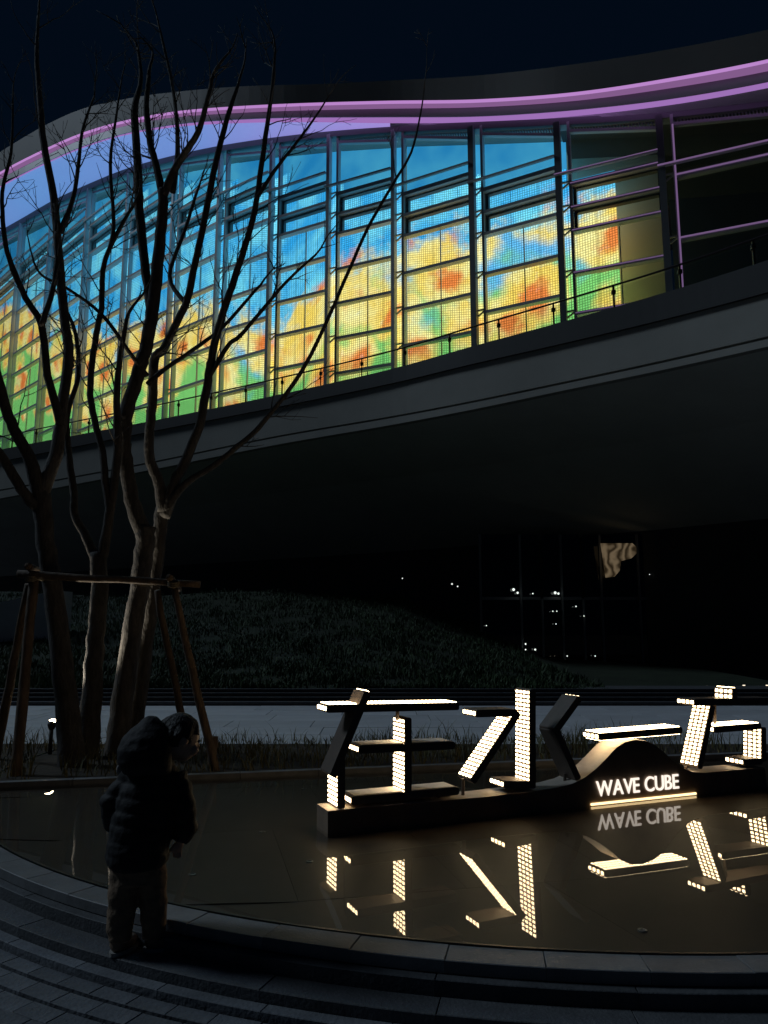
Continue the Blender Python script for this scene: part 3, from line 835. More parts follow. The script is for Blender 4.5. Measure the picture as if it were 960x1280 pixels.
# curved ramp wall at far left
m = MB(); rows_ = []
for k in range(13):
    t = k / 12; X = -16 + 7.2 * t; Y = 19.0 + 1.6 * t; h = 1.25 + 1.35 * t ** 1.4
    rows_.append([Vector((X, Y, 0.3)), Vector((X, Y, h)), Vector((X, Y + 1.2, h + 0.02)), Vector((X, Y + 1.2, 0.3))])
m.loft(rows_); m.f += [(0, 1, 2, 3), (51, 50, 49, 48)]; m.m += [0, 0]
o = m.build('garden_ramp', M['path']); tag(o, 'pale curved ramp rising out of the dark slope', 'ramp')

# ================================================================== SIGN in the pool
SW = 0.174                                       # water level
sL, sR = onz(409, 1042, SW), onz(955, 984, SW)
sd = Z(sR - sL, 0).normalized()                  # along the sign, left to right
sn = Vector((-sd.y, sd.x, 0))                    # away from the viewer
def sp(px, py):                                  # point of the sign's front plane -> (u, v)
    r_ = ray(px, py); o = Vector((0, 0, EYE))
    k = (sL - o).dot(sn) / r_.dot(sn)
    p = o + r_ * k
    return (p - sL).dot(sd), p.z
def sw(u, v, w=0.0): return Vector((sL.x + sd.x * u + sn.x * w, sL.y + sd.y * u + sn.y * w, v))
sign = thing('illuminated_sign', sw(2.0, SW), 'bronze sign of four large characters edged with warm light dots on a wavy plinth', 'sign')
DEP, HT = 0.20, 0.027
def stroke(p0, p1, faces, dep=DEP, ht=HT, dotted=True, w0=0.0):
    """bar between two front-plane pixels; faces: which sides carry light dots"""
    (u0, v0), (u1, v1) = sp(*p0), sp(*p1)
    a, b = Vector((u0, v0)), Vector((u1, v1))
    d = (b - a).normalized(); n = Vector((-d.y, d.x)); L = (b - a).length
    rr = 0.016; out = []
    for (cx_, cy_, s0) in ((L + ht - rr, ht - rr, 0), (-ht + rr, ht - rr, 90), (-ht + rr, -ht + rr, 180), (L + ht - rr, -ht + rr, 270)):
        for k in range(4):
            an = math.radians(s0 + 30 * k)
            x_, y_ = cx_ + rr * math.cos(an), cy_ + rr * math.sin(an)
            q = a + d * x_ + n * y_
            out.append(sw(q.x, q.y, w0))
    m = MB(); m.prism(out, sn * dep)
    o = solid(m.build('stroke', M['signmetal'], sign))
    cells = MB(); any_ = False
    def patch(org, du, nrm, length):
        nonlocal any_
        rows = max(1, int(length / 0.031)); cols = 4
        pr, pc = length / rows, dep / cols
        board = [org + nrm * 0.001, org + du * length + nrm * 0.001]
        for i in range(rows):
            for j in range(cols):
                c = org + du * (pr * (i + 0.5)); hw = pr * 0.31; hd = pc * 0.31
                wc = w0 + pc * (j + 0.5)
                q = [c - du * hw, c + du * hw]
                A = [sw(q[0].x, q[0].y, wc - hd), sw(q[1].x, q[1].y, wc - hd), sw(q[1].x, q[1].y, wc + hd), sw(q[0].x, q[0].y, wc + hd)]
                N3 = sd * nrm.x + Vector((0, 0, nrm.y))
                sh = 0.75
                cc = sum(A, Vector()) / 4
                B = [cc + (x - cc) * sh + N3 * 0.006 for x in A]
                cells.add([x - N3 * 0.002 for x in A] + B, [(4, 5, 6, 7), (0, 1, 5, 4), (1, 2, 6, 5), (2, 3, 7, 6), (3, 0, 4, 7)])
        any_ = True
    if 's' in faces: patch(a - d * ht * 0.6 - (-n) * 0 + n * ht, d, n, L + ht * 1.2)          # left-hand side of direction
    if 'r' in faces: patch(a - d * ht * 0.6 - n * ht, d, -n, L + ht * 1.2)                     # right-hand side
    if 'e' in faces: patch(a - d * ht - n * (ht - 0.004), n, -d, 2 * ht - 0.008)               # start end
    if 'f' in faces: patch(b + d * ht - n * (ht - 0.004), n, d, 2 * ht - 0.008)                # far end
    if 'p' in faces:
        q0, q1 = a + n * (ht + 0.001), b + n * (ht + 0.001)
        pb = MB(); pb.box8([sw(q0.x, q0.y, w0 + 0.01), sw(q1.x, q1.y, w0 + 0.01), sw(q1.x, q1.y, w0 + dep - 0.01), sw(q0.x, q0.y, w0 + dep - 0.01),
                            sw(q0.x, q0.y + 0.004, w0 + 0.01), sw(q1.x, q1.y + 0.004, w0 + 0.01), sw(q1.x, q1.y + 0.004, w0 + dep - 0.01), sw(q0.x, q0.y + 0.004, w0 + dep - 0.01)])
        pb.build('pale_board', M['paletop'], o)  # added pale sheet: lit top of the bar put into its colour
    if any_:
        c = solid(cells.build('light_dots', M['led'], o)); tag(c, kind='stuff')
    return o
def stay(p0, p1, w=0.10):
    (u0, v0), (u1, v1) = sp(*p0), sp(*p1)
    m = MB(); m.tube([sw(u0, v0, w), sw(u1, v1, w)], 0.013, 8); m.build('stay', M['signmetal'], sign)
# first character
stroke((413, 886), (570, 883), 'es')
stroke((458, 869), (418, 966), 'e', dep=0.21, w0=-0.004)
stroke((427, 952), (427, 1006), 'r', w0=0.004)
stroke((453, 937), (565, 932), 'ep', w0=0.002)
stroke((510, 902), (510, 996), 'r', w0=-0.003)
stroke((444, 1001), (570, 989), 'ep', w0=0.003)
stay((504, 888), (504, 902)); stay((500, 1000), (500, 1012)); stay((427, 1006), (427, 1016)); stay((556, 990), (556, 1003))
# second character
stroke((599, 892), (642, 891), 'e', w0=0.002)
stroke((646, 894), (593, 974), 'r', w0=-0.003)
stroke((666, 866), (666, 981), 'r', w0=0.0)
stroke((634, 981), (664, 981), 'e', w0=0.003)
stroke((723, 875), (697, 911), 'e', w0=0.0)
stroke((697, 915), (722, 971), '', w0=0.002)
stay((587, 976), (587, 998)); stay((650, 984), (650, 992)); stay((716, 970), (716, 982))
# third character
stroke((752, 921), (850, 913), 'esr')
stay((800, 917), (800, 930))
# fourth character
stroke((919, 864), (919, 872), 'er', w0=0.003)
stroke((871, 878), (966, 876), 'e', w0=0.0)
stroke((891, 886), (876, 957), 'r', w0=0.004)
stroke((896, 912), (949, 908), 'es', w0=0.002)
stroke((955, 913), (955, 948), 'r', w0=0.0)
stroke((933, 953), (951, 952), 'e', w0=0.004)
stay((944, 952), (944, 964)); stay((868, 960), (868, 970)); stay((905, 880), (905, 911))
# plinth with a wave
top = [(409, 1014), (470, 1008), (540, 1002), (610, 996), (660, 990), (695, 985), (714, 980), (730, 972), (744, 961), (757, 948), (769, 935), (780, 928), (794, 925), (808, 927), (818, 932), (830, 942), (842, 953), (854, 961), (864, 965), (880, 966), (915, 963), (955, 960)]
tv = [sp(*p) for p in top]
u1 = tv[-1][0]
out = [sw(0, SW - 0.03, -0.012), sw(u1, SW - 0.03, -0.012)] + [sw(u, v, -0.012) for u, v in reversed(tv)]
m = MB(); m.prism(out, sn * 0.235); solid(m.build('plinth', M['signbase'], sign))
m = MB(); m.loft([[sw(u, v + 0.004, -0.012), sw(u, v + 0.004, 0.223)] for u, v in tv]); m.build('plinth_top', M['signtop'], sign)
a, b = sp(737, 1004), sp(868, 990)
m = MB(); m.box8([sw(a[0], SW + 0.004, -0.022), sw(b[0], SW + 0.004, -0.022), sw(b[0], SW + 0.004, -0.0125), sw(a[0], SW + 0.004, -0.0125),
                  sw(a[0], SW + 0.02, -0.022), sw(b[0], SW + 0.02, -0.022), sw(b[0], SW + 0.02, -0.0125), sw(a[0], SW + 0.02, -0.0125)])
m.build('glow_strip', M['strip'], sign)
# lettering on the plinth, one part per letter
def glyph(ch):
    cu = bpy.data.curves.new('g', 'FONT'); cu.body = ch; cu.extrude = 0.02; cu.offset = 0.006
    o = bpy.data.objects.new('g', cu); COL.objects.link(o)
    bpy.context.view_layer.update()
    me = bpy.data.meshes.new_from_object(o.evaluated_get(bpy.context.evaluated_depsgraph_get()))
    bpy.data.objects.remove(o); bpy.data.curves.remove(cu)
    return me
(ul, vl), (ur, vr) = sp(744, 995), sp(848, 984)
vt = sp(744, 976)[1]
H_ = (vt - vl)
txt = 'WAVE CUBE'; mes = []; x = 0.0
for ch in txt:
    if ch == ' ': x += 0.30; continue
    me = glyph(ch); co = np.array([v.co[:] for v in me.vertices])
    mes.append((me, co, x - co[:, 0].min())); x += (co[:, 0].max() - co[:, 0].min()) + (0.03 if ch in 'WAV' else 0.085)
caph = max(c[:, 1].max() for _, c, _ in mes)
sxx = (ur - ul) / x
for me, co, x0 in mes:
    w = MB()
    o0 = 0
    vs = []
    for v in co:
        u = ul + (v[0] + x0) * sxx; hh = v[1] / caph * H_
        vs.append(sw(u, vl + hh, -0.018 + (-0.006 if v[2] > 0 else 0.004)))
    w.add(vs, [tuple(p.vertices) for p in me.polygons])
    w.build('letter', M['letter'], sign)
    bpy.data.meshes.remove(me)

# ================================================================== TREES
def catmull(pts, n=5):
    P_ = [pts[0]] + pts + [pts[-1]]; out = []
    for i in range(1, len(P_) - 2):
        for k in range(n):
            t = k / n; a, b, c, d = (np.array(q) for q in P_[i - 1:i + 3])
            out.append(0.5 * ((2 * b) + (-a + c) * t + (2 * a - 5 * b + 4 * c - d) * t * t + (-a + 3 * b - 3 * c + d) * t ** 3))
    out.append(np.array(pts[-1])); return out
def limb(px, Y0, Y1, n=5):       # px: (x, y, radius px)
    k = len(px); raw = []
    for i, (x, y, r_) in enumerate(px):
        Y = Y0 + (Y1 - Y0) * i / max(1, k - 1)
        p = at(x, y, Y); raw.append((p.x, p.y, p.z, r_ * Y / F))
    c = catmull(raw, n)
    pts = [Vector(q[:3]) for q in c]; rad = [max(0.0035, q[3] * (1 + 0.05 * (random.random() - 0.5))) for q in c]
    for i in range(1, len(pts) - 1):
        pts[i] += Vector((random.uniform(-1, 1), random.uniform(-1, 1), random.uniform(-1, 1))) * rad[i] * 0.10
    return pts, rad
def twig(m, p, d, L, r_, depth=0):
    n = max(3, int(L / 0.09)); pts = [p.copy()]; dd = d.normalized()
    for i in range(n):
        dd = (dd + Vector((random.uniform(-.22, .22), random.uniform(-.22, .22), random.uniform(-.10, .22)))).normalized()
        pts.append(pts[-1] + dd * L / n)
    m.tube(pts, [max(0.0022, r_ * (1 - 0.75 * i / n)) for i in range(n + 1)], 5)
    if depth < 2:
        for q in range(random.randint(1, 3)):
            k = random.randint(1, n - 1)
            s = (dd.cross(Vector((random.uniform(-1, 1), random.uniform(-1, 1), random.uniform(-1, 1))))).normalized()
            twig(m, pts[k], dd * 0.8 + s * 0.75, L * random.uniform(0.35, 0.6), r_ * 0.55, depth + 1)
def branch(tree, px, Y0, Y1, twigs=6, tl=0.7, name='branch'):
    pts, rad = limb(px, Y0, Y1)
    m = MB(); m.tube(pts, rad, 9)
    for q in range(int(twigs * 1.15)):
        k = random.randint(int(len(pts) * 0.3), len(pts) - 2)
        d = (pts[k + 1] - pts[k]).normalized()
        s = d.cross(Vector((random.uniform(-1, 1), random.uniform(-1, 1), random.uniform(-0.3, 0.3)))).normalized()
        twig(m, pts[k], d * 0.75 + s * 0.6, tl * random.uniform(0.5, 1.2), min(rad[k] * 0.45, 0.0085))
    if twigs and rad[-1] < 0.03: twig(m, pts[-1], pts[-1] - pts[-2], tl * 0.9, rad[-1])
    return m.build(name, M['bark'], tree, smooth=True)
def base_px(x, Y, z=BZ):          # picture row of the ground at that depth
    y = 900
    for _ in range(30):
        y += (at(x, y, Y).z - (z - 0.03)) * F / Y
    return y
ta = 7.9; yb = base_px(90, ta)
t1 = thing('bare_tree', Z(at(90, yb, ta), BZ), 'bare tree with thick forked trunk beside the short ground lamp', 'tree')
branch(t1, [(92, yb, 17), (86, 900, 14.5), (78, 830, 13), (68, 740, 12), (58, 680, 11.5), (52, 625, 12), (49, 603, 11)], ta, ta, 0, name='trunk')
branch(t1, [(53, 628, 10), (37, 573, 8), (17, 535, 7), (4, 497, 6.5), (-10, 440, 6), (-22, 380, 5)], ta, ta - 0.5, 3)
branch(t1, [(55, 640, 9), (36, 624, 7), (20, 600, 6.5), (0, 567, 6), (-22, 540, 5.5)], ta, ta - 0.3, 2)
branch(t1, [(52, 618, 10), (70, 570, 8.5), (75, 538, 8), (80, 495, 7), (86, 443, 6.5), (79, 385, 6), (73, 310, 5.5), (67, 245, 5), (55, 180, 4.6), (50, 125, 4), (46, 70, 3), (48, 20, 2)], ta, ta + 0.5, 12, 0.8)
branch(t1, [(76, 530, 6), (60, 470, 5), (52, 407, 4.6), (32, 372, 4), (16, 335, 3.6), (6, 300, 3.2), (3, 240, 2.6), (14, 190, 2), (16, 130, 1.2)], ta, ta - 0.4, 10, 0.6)
branch(t1, [(52, 407, 4), (66, 362, 3.4), (71, 325, 3), (70, 290, 2.2)], ta - 0.2, ta, 4, 0.5)
branch(t1, [(76, 290, 4), (92, 245, 3), (98, 205, 2.6), (104, 160, 2), (118, 120, 1.2)], ta + 0.3, ta + 0.7, 8, 0.6)
tb = 8.4; yb = base_px(112, tb)
t2 = thing('bare_tree', Z(at(112, yb, tb), BZ), 'bare slender tree with its trunk lit bright up one edge by the lamp', 'tree')
branch(t2, [(110, yb, 14), (114, 880, 12.5), (120, 800, 11), (124, 740, 10.5), (123, 690, 10)], tb, tb, 0, name='trunk')
branch(t2, [(120, 700, 7), (106, 668, 5.5), (94, 645, 5), (92, 612, 4.6), (86, 567, 4.2), (84, 520, 3.6), (98, 470, 3), (95, 420, 2.6), (84, 390, 2)], tb, tb + 0.3, 6, 0.6)
branch(t2, [(127, 697, 7.5), (137, 645, 6), (146, 575, 5.4), (147, 540, 5), (146, 490, 4.4), (150, 450, 3.6), (158, 400, 2.6)], tb, tb - 0.3, 8, 0.7)
branch(t2, [(138, 640, 5), (132, 605, 4.8), (128, 565, 4.4), (116, 515, 4.2), (113, 478, 4.2), (120, 420, 4), (127, 385, 3.8), (128, 345, 3.5), (134, 318, 3.2), (150, 285, 2.6), (166, 258, 2)], tb - 0.1, tb + 0.2, 12, 0.7)
branch(t2, [(136, 315, 3), (142, 280, 2.6), (138, 205, 2.3), (146, 140, 1.6), (152, 100, 1)], tb + 0.1, tb + 0.4, 8, 0.6)
tc_ = 8.6; yb = base_px(148, tc_)
t3 = thing('bare_tree', Z(at(152, yb, tc_), BZ), 'bare double trunk tree with wide branches behind the child', 'tree')
branch(t3, [(146, yb, 15), (152, 880, 13), (164, 800, 12), (174, 735, 12), (180, 690, 12), (183, 658, 12)], tc_, tc_, 0, name='trunk')
branch(t3, [(162, yb + 4, 11), (174, 870, 10), (184, 790, 9.5), (192, 730, 9), (198, 680, 9), (203, 640, 9), (210, 615, 8.5)], tc_ + 0.3, tc_ + 0.25, 0, name='trunk')
branch(t3, [(181, 668, 11), (165, 625, 9.5), (157, 575, 9), (155, 545, 9), (160, 510, 9), (172, 470, 9), (181, 440, 8.5), (189, 400, 8.5), (195, 355, 8), (200, 300, 7.5), (204, 260, 7), (204, 237, 6.5)], tc_, tc_ - 0.2, 4, 0.6)
branch(t3, [(203, 245, 5.5), (196, 210, 5), (188, 180, 4.5), (183, 135, 3.8), (186, 95, 3)], tc_ - 0.2, tc_, 8, 0.7)
branch(t3, [(205, 245, 5.5), (215, 218, 5), (232, 190, 4.6), (248, 165, 4), (258, 130, 3.4), (266, 95, 2.6)], tc_ - 0.2, tc_ - 0.5, 10, 0.7)
branch(t3, [(190, 398, 6), (183, 345, 6), (174, 260, 6), (172, 200, 5.5), (168, 140, 5), (176, 100, 3), (172, 60, 2)], tc_ - 0.1, tc_ + 0.4, 12, 0.8)
branch(t3, [(216, 240, 4), (222, 190, 3.4), (220, 140, 2.6), (214, 100, 2.2), (205, 60, 2), (196, 20, 1.3)], tc_ - 0.1, tc_ + 0.2, 8, 0.7)
branch(t3, [(205, 640, 8.5), (198, 603, 7), (187, 572, 6.5), (187, 538, 6.2), (191, 500, 6), (193, 450, 6), (205, 435, 5.5), (220, 405, 5), (234, 375, 4.8), (242, 335, 4.6), (253, 288, 4.4), (266, 220, 4.2), (278, 170, 3.8), (288, 135, 3.2), (298, 105, 2.2)], tc_ + 0.2, tc_, 16, 0.8)
branch(t3, [(208, 640, 8), (218, 605, 7), (238, 562, 6.2), (251, 525, 5.8), (260, 475, 5.4), (264, 450, 5.2), (273, 410, 5), (290, 358, 4.6), (303, 318, 4.2), (318, 265, 4), (329, 190, 3.5), (340, 110, 2.6), (344, 60, 1.6)], tc_ + 0.2, tc_ - 0.3, 16, 0.8)
branch(t3, [(206, 645, 7.5), (217, 622, 5.5), (238, 600, 4.5), (262, 586, 4), (292, 562, 3.6), (318, 540, 3.4), (345, 508, 3.1), (372, 472, 2.8), (400, 420, 2.6), (430, 352, 2.4), (460, 285, 2.2), (490, 232, 2), (514, 190, 1.7), (526, 140, 1.2), (530, 112, 0.8)], tc_ + 0.2, tc_ - 0.6, 5, 0.6)
branch(t3, [(262, 470, 3.4), (285, 432, 3), (300, 420, 2.8), (330, 385, 2.4), (360, 350, 2), (395, 318, 1.5)], tc_, tc_ - 0.4, 5, 0.5)
branch(t3, [(185, 480, 3.6), (205, 462, 3), (233, 443, 2.8), (277, 410, 2.4), (320, 362, 2)], tc_ - 0.1, tc_ + 0.4, 4, 0.5)
branch(t3, [(184, 470, 3.4), (165, 445, 2.8), (127, 393, 2.4), (83, 360, 2), (50, 342, 1.6), (38, 312, 1.1)], tc_ - 0.1, tc_ - 0.5, 3, 0.4)
branch(t3, [(320, 250, 3), (342, 215, 2.4), (368, 182, 2), (395, 145, 1.4), (412, 118, 0.9)], tc_ - 0.2, tc_ - 0.4, 6, 0.5)
branch(t3, [(233, 380, 3.2), (212, 345, 2.8), (232, 285, 2.4), (246, 240, 2)], tc_ + 0.1, tc_ + 0.6, 6, 0.6)

# ------------------------------------------------------------------ timber support frame
def pole(name, p, q, r0, r1, parent, wob=0.006):
    n = 9; pts = [p.lerp(q, k / n) + Vector((random.uniform(-wob, wob), random.uniform(-wob, wob), random.uniform(-wob, wob))) for k in range(n + 1)]
    m = MB(); m.tube(pts, [(r0 + (r1 - r0) * k / n) * random.uniform(0.94, 1.06) for k in range(n + 1)], 9)
    return m.build(name, M['timber'], parent, smooth=True)
def foot(x, Y): return Z(at(x, 900, Y), BZ - 0.06)
sf = thing('tree_support_frame', Z(at(130, 940, 7.8), BZ), 'rough timber pole frame with splayed legs propping the bare trees', 'tree support')
pole('beam', at(22, 718, 7.62), at(250, 730, 7.72), 0.040, 0.034, sf)
pole('beam', at(34, 708, 7.5), at(58, 716, 9.0), 0.036, 0.034, sf)
pole('beam', at(212, 722, 7.6), at(224, 737, 9.0), 0.034, 0.032, sf)
pole('leg', at(42, 722, 7.66), foot(24, 7.35), 0.048, 0.052, sf)
pole('leg', at(36, 730, 7.70), Z(at(-6, 940, 8.3), BZ - 0.06), 0.042, 0.048, sf)
pole('leg', at(217, 732, 7.68), foot(273, 7.60), 0.036, 0.042, sf)
pole('leg', at(196, 738, 7.85), foot(240, 8.6), 0.034, 0.040, sf)
for x, Y in ((236, 8.35), (266, 7.75)):
    p = foot(x, Y); pole('stake', p, p + Vector((0.015, 0, 0.36)), 0.045, 0.042, sf, 0.003)
for (x, y, Y, rr) in ((40, 723, 7.64, 0.062), (217, 731, 7.68, 0.056), (64, 722, 7.75, 0.13), (183, 728, 8.2, 0.13)):
    p = at(x, y, Y); m = MB(); n = 14
    for k in range(3):
        m.tube([p + Vector((rr * math.cos(2 * math.pi * q / n), rr * 0.9 * math.sin(2 * math.pi * q / n), (k - 1) * 0.02 + 0.01 * math.sin(q))) for q in range(n + 1)], 0.009, 5)
    m.build('rope_tie', M['rope'], sf, smooth=True)

# ------------------------------------------------------------------ ground lamp
lp = at(65, 901, 8.6)
lamp = thing('ground_lamp', Z(lp, BZ), 'short black ground lamp with a bright warm head among the tree trunks', 'lamp')
m = MB(); m.tube([Z(lp, BZ - 0.05), Vector((lp.x, lp.y, lp.z - 0.06))], 0.022, 10); m.build('lamp_post', M['black'], lamp, smooth=True)
m = MB(); m.tube([Vector((lp.x, lp.y, lp.z - 0.09)), Vector((lp.x, lp.y, lp.z - 0.05)), Vector((lp.x + 0.01, lp.y + 0.01, lp.z - 0.012))], [0.03, 0.045, 0.047], 14); m.build('lamp_head', M['black'], lamp, smooth=True)
m = MB(); m.tube([lp + Vector((0.01, 0.01, -0.011)), lp + Vector((0.012, 0.012, 0.004)), lp + Vector((0.013, 0.013, 0.016))], [0.046, 0.042, 0.018], 14); m.build('lens', M['lamp'], lamp, smooth=True)
ld = bpy.data.lights.new('lamp_light', 'SPOT'); ld.energy = 170; ld.spot_size = math.radians(62); ld.spot_blend = 0.7
ld.color = (1.0, 0.90, 0.72); ld.shadow_soft_size = 0.04
lo = bpy.data.objects.new('lamp_light', ld); COL.objects.link(lo); lo.parent = lamp
lo.location = (lp.x + 0.015 - lamp.location.x, lp.y + 0.015 - lamp.location.y, lp.z + 0.04 - BZ)
lo.rotation_euler = Vector((0.40, -0.16, 0.85)).to_track_quat('-Z', 'Y').to_euler()

# ================================================================== CHILD at the pool edge
CYY = 3.68
CHX = at(168, 1180, CYY).x
CB = Vector((CHX, CYY, 0.086))
child = thing('person', CB, 'small child in black hooded jacket and brown trousers looking down at the pool', 'person')
def evalmesh(m, voxel, smooth_it=6):
    me = bpy.data.meshes.new('tmp'); me.from_pydata([tuple(v) for v in m.v], [], m.f); me.validate()
    o = bpy.data.objects.new('tmp', me); COL.objects.link(o)
    r_ = o.modifiers.new('r', 'REMESH'); r_.mode = 'VOXEL'; r_.voxel_size = voxel
    s_ = o.modifiers.new('s', 'SMOOTH'); s_.iterations = smooth_it; s_.factor = 0.5
    bpy.context.view_layer.update()
    out = bpy.data.meshes.new_from_object(o.evaluated_get(bpy.context.evaluated_depsgraph_get()))
    bpy.data.objects.remove(o); bpy.data.meshes.remove(me)
    return out
def soft(name, m, material, voxel=0.011, it=6, wrinkle=0.0, quilt=0.0):
    me = evalmesh(m, voxel, it)
    if wrinkle:
        from mathutils import noise
        for v in me.vertices:
            k = noise.noise(Vector((v.co.x * 9, v.co.y * 9, v.co.z * 22))) + 0.5 * noise.noise(v.co * 30)
            q_ = abs(math.sin(math.pi * (v.co.z + 0.012 * noise.noise(v.co * 8)) / 0.062)) ** 0.6 - 0.6 if quilt else 0
            v.co += v.normal * (k * wrinkle + q_ * quilt)
    me.name = name; me.materials.clear(); me.materials.append(material)
    me.polygons.foreach_set('use_smooth', [True] * len(me.polygons))
    return link(me, name, CB, child)
def ell(m, c, rx, ry, rz, rot=None, n=16, h=10):
    rows = []
    for i in range(h + 1):
        t = 0.02 + (math.pi - 0.04) * i / h; row = []
        for k in range(n):
            p = Vector((rx * math.sin(t) * math.cos(2 * math.pi * k / n), ry * math.sin(t) * math.sin(2 * math.pi * k / n), rz * math.cos(t)))
            row.append(c + (rot @ p if rot else p))
        rows.append(row)
    o = len(m.v); m.loft(rows, closed=True)
    m.f.append(tuple(o + k for k in reversed(range(n)))); m.m.append(0)
    e = o + h * n; m.f.append(tuple(e + k for k in range(n))); m.m.append(0)
V = Vector
def rings(m, rs, n=20):
    rows = [[V((cx_ + rx * math.cos(2 * math.pi * k / n), cy_ + ry * math.sin(2 * math.pi * k / n), z)) for k in range(n)] for (z, cx_, rx, cy_, ry) in rs]
    o = len(m.v); m.loft(rows, closed=True)
    m.f.append(tuple(o + k for k in reversed(range(n)))); m.m.append(0)
    e = o + (len(rs) - 1) * n; m.f.append(tuple(e + k for k in range(n))); m.m.append(0)
# body: one surface (head, neck, trunk, arms, hands, legs)
face = V((0.80, 0.52, -0.30)).normalized()
side = face.cross(V((0, 0, 1))).normalized(); upv = side.cross(face).normalized()
R3 = Matrix((side, face, upv)).transposed()          # local x = side, y = face, z = up
HC = V((0.155, 0.055, 0.925))
body = MB()
ell(body, HC, 0.076, 0.090, 0.098, R3)
ell(body, HC + R3 @ V((0, 0.030, -0.048)), 0.052, 0.056, 0.056, R3)          # jaw
ell(body, HC + R3 @ V((0, 0.092, -0.018)), 0.011, 0.014, 0.015, R3)          # nose
ell(body, HC + R3 @ V((0, 0.078, -0.062)), 0.020, 0.012, 0.010, R3)          # mouth swell
ell(body, HC + R3 @ V((0.042, 0.066, -0.040)), 0.024, 0.022, 0.024, R3); ell(body, HC + R3 @ V((-0.042, 0.066, -0.040)), 0.024, 0.022, 0.024, R3)
for s_ in (-1, 1): ell(body, HC + R3 @ V((0.077 * s_, -0.006, -0.012)), 0.009, 0.020, 0.027, R3)
body.tube([V((0.06, 0.03, 0.80)), V((0.11, 0.04, 0.86)), HC + V((0, 0, -0.03))], [0.045, 0.042, 0.045], 12)
rings(body, [(0.34, 0, 0.10, 0, 0.085), (0.5, 0, 0.105, 0, 0.09), (0.66, 0.02, 0.105, 0.005, 0.085), (0.78, 0.05, 0.09, 0.02, 0.07), (0.83, 0.06, 0.05, 0.03, 0.05)])
RA = [V((0.14, 0.02, 0.765)), V((0.190, 0.01, 0.62)), V((0.196, 0.055, 0.515)), V((0.166, 0.075, 0.462))]
LA = [V((-0.06, 0.02, 0.765)), V((-0.142, 0.02, 0.63)), V((-0.146, 0.075, 0.535)), V((-0.115, 0.12, 0.49))]
for A in (RA, LA): body.tube(A, [0.038, 0.032, 0.026, 0.020], 10)
for hx, hy in ((-0.055, 0.0), (0.06, 0.03)):
    body.tube([V((hx * 0.9, hy * 0.5, 0.40)), V((hx, hy + 0.01, 0.22)), V((hx, hy, 0.05))], [0.062, 0.05, 0.036], 10)
def hand(m, w, d, thumb_side):
    d = d.normalized(); s = d.cross(V((0, 0, 1)).cross(d) if abs(d.z) < 0.9 else V((1, 0, 0))).normalized()
    s = V((0.75, 0.65, 0)).normalized(); s = (s - d * s.dot(d)).normalized(); nrm = d.cross(s)
    rot = Matrix((s, nrm, d)).transposed()
    ell(m, w + d * 0.030, 0.026, 0.013, 0.034, rot)
    for k, L in enumerate((0.036, 0.042, 0.040, 0.031)):
        b0 = w + d * 0.052 + s * (0.019 - 0.0125 * k)
        m.tube([b0, b0 + d * L * 0.5 + nrm * 0.004, b0 + d * L * 0.85 + nrm * 0.014], [0.0065, 0.006, 0.005], 7)
    b0 = w + d * 0.018 + s * 0.02 * thumb_side
    m.tube([b0, b0 + d * 0.018 + s * 0.014 * thumb_side, b0 + d * 0.036 + s * 0.016 * thumb_side + nrm * 0.006], [0.0075, 0.0065, 0.0055], 7)
hand(body, RA[3], V((-0.25, 0.25, -1)), -1)
hand(body, LA[3], V((0.4, 0.8, -0.6)), 1)
b_ob = soft('body', body, M['skin'], 0.0055, 3)
# face details
for s_ in (-1, 1):
    q = MB(); ell(q, CB + HC + R3 @ V((0.030 * s_, 0.079, 0.004)), 0.011, 0.007, 0.008, R3, 10, 6); q.build('eye', M['eye'], child, smooth=True)
q = MB(); ell(q, CB + HC + R3 @ V((0, 0.088, -0.062)), 0.016, 0.005, 0.005, R3, 10, 6); q.build('mouth', M['lip'], child, smooth=True)
# hair cap with uneven locks
hr = MB()
ell(hr, HC + R3 @ V((0, -0.012, 0.016)), 0.084, 0.094, 0.096, R3)
for k in range(46):
    a_ = random.uniform(0, 2 * math.pi); t = random.uniform(0.3, 1.75)
    loc = V((0.080 * math.sin(t) * math.cos(a_), 0.088 * math.sin(t) * math.sin(a_) - 0.012, 0.092 * math.cos(t) + 0.014))
    if loc.y > 0.045 and loc.z < 0.03: continue
    dn = V((loc.x * 0.35, loc.y * 0.35, -0.05)) + V((random.uniform(-.02, .02), random.uniform(-.02, .02), random.uniform(0, .02)))
    p = HC + R3 @ loc
    hr.tube([p, p + R3 @ (dn * 0.5), p + R3 @ dn], [0.013, 0.011, 0.006], 6)
me_h = evalmesh(hr, 0.007, 3)
# keep the face and the neck clear of hair
for v in me_h.vertices:
    l = R3.transposed() @ (v.co - HC)
    if l.y > 0.035 and l.z < 0.030: v.co = HC + R3 @ V((l.x * 0.6, 0.03, l.z))
me_h.name = 'hair'; me_h.materials.clear(); me_h.materials.append(M['hair']); me_h.polygons.foreach_set('use_smooth', [True] * len(me_h.polygons))
link(me_h, 'hair', CB, child)
for k in range(60):      # loose strands catching the light
    pass
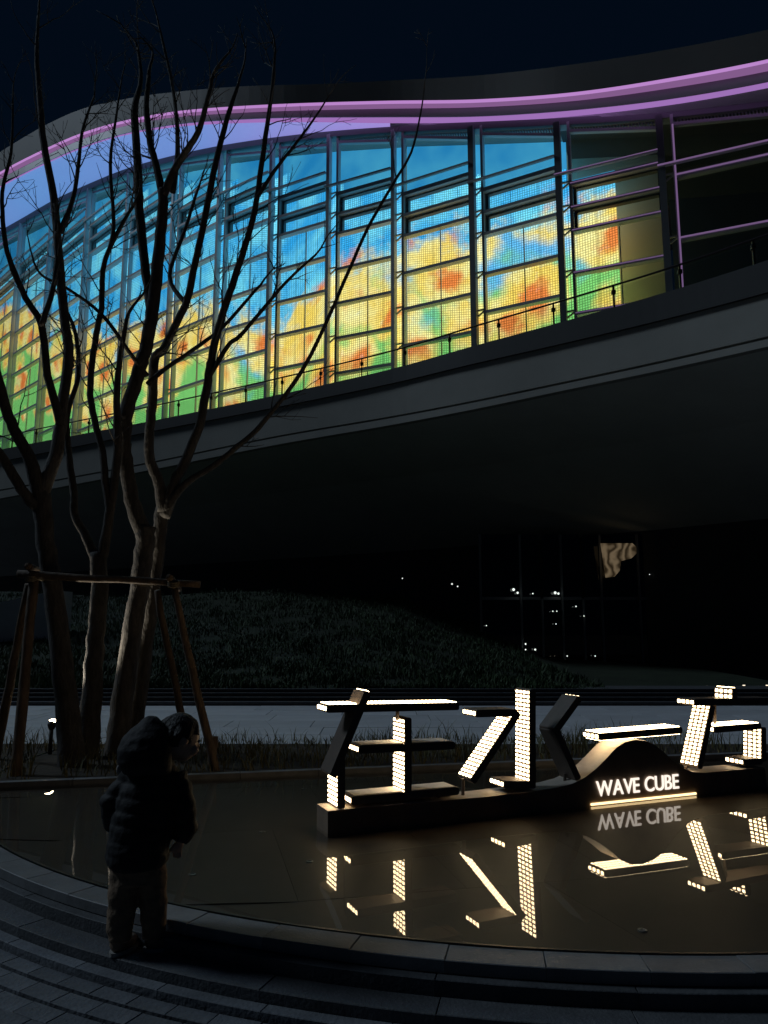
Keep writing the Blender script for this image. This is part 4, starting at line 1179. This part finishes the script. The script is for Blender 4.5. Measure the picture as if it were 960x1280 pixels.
# jacket with sleeves
jk = MB()
rings(jk, [(0.365, -0.005, 0.122, 0, 0.110), (0.385, -0.005, 0.132, 0, 0.118), (0.42, -0.005, 0.142, 0, 0.124), (0.50, 0.0, 0.138, 0, 0.120), (0.60, 0.012, 0.134, 0.002, 0.118), (0.70, 0.03, 0.130, 0.008, 0.108), (0.77, 0.042, 0.118, 0.015, 0.095), (0.82, 0.055, 0.085, 0.02, 0.075), (0.85, 0.065, 0.060, 0.03, 0.06)])
jk.tube(RA[:3] + [RA[3] + V((0.004, -0.002, 0.012))], [0.062, 0.058, 0.054, 0.045], 14)
jk.tube([V((-0.04, 0.02, 0.765))] + LA[1:3] + [LA[3] + V((-0.004, -0.008, 0.01))], [0.062, 0.056, 0.050, 0.043], 14)
jacket = soft('jacket', jk, M['jacket'], 0.008, 6, 0.006, 0.006)
# standing hood behind the head
hd = MB()
rings(hd, [(0.775, 0.035, 0.105, -0.035, 0.070), (0.83, 0.025, 0.122, -0.055, 0.080), (0.885, 0.02, 0.124, -0.055, 0.078), (0.935, 0.024, 0.110, -0.045, 0.070), (0.975, 0.030, 0.082, -0.03, 0.055), (1.005, 0.034, 0.050, -0.018, 0.038), (1.028, 0.036, 0.020, -0.010, 0.018)])
soft('hood', hd, M['jacket'], 0.008, 5, 0.006)
m = MB(); ell(m, CB + V((-0.085, -0.075, 0.80)), 0.012, 0.006, 0.020, None, 10, 6); m.build('badge', M['sole'], child, smooth=True)
# trousers and boots
tr = MB()
rings(tr, [(0.30, 0.0, 0.110, 0.01, 0.100), (0.36, 0, 0.115, 0.005, 0.102), (0.42, 0, 0.110, 0, 0.10)])
tr.tube([V((-0.052, 0.0, 0.36)), V((-0.064, 0.005, 0.24)), V((-0.068, 0.0, 0.13)), V((-0.068, -0.002, 0.055))], [0.072, 0.066, 0.060, 0.050], 16)
tr.tube([V((0.055, 0.01, 0.36)), V((0.068, 0.03, 0.24)), V((0.074, 0.035, 0.13)), V((0.074, 0.035, 0.055))], [0.072, 0.063, 0.057, 0.048], 16)
soft('trousers', tr, M['trouser'], 0.009, 4, 0.008)
for (hx, hy, dr) in ((-0.068, 0.0, V((0.35, 0.9, 0))), (0.078, 0.035, V((0.9, 0.45, 0)))):
    dr = dr.normalized(); bt = MB(); rot = Matrix((dr.cross(V((0, 0, 1))), dr, V((0, 0, 1)))).transposed()
    c = V((hx, hy, 0))
    ell(bt, c + dr * 0.035 + V((0, 0, 0.034)), 0.040, 0.080, 0.034, rot)
    bt.tube([c + V((0, 0, 0.03)), c + V((0, 0, 0.10))], [0.042, 0.044], 12)
    bo = soft('boot', bt, M['shoe'], 0.008, 3)
    sb = MB(); n = 20
    out = [CB + c + dr * (0.035 + 0.084 * math.cos(2 * math.pi * k / n)) + dr.cross(V((0, 0, 1))) * 0.043 * math.sin(2 * math.pi * k / n) for k in range(n)]
    sb.prism([V((p.x, p.y, CB.z + 0.001)) for p in out], V((0, 0, 0.016))); solid(sb.build('sole', M['sole'], bo))
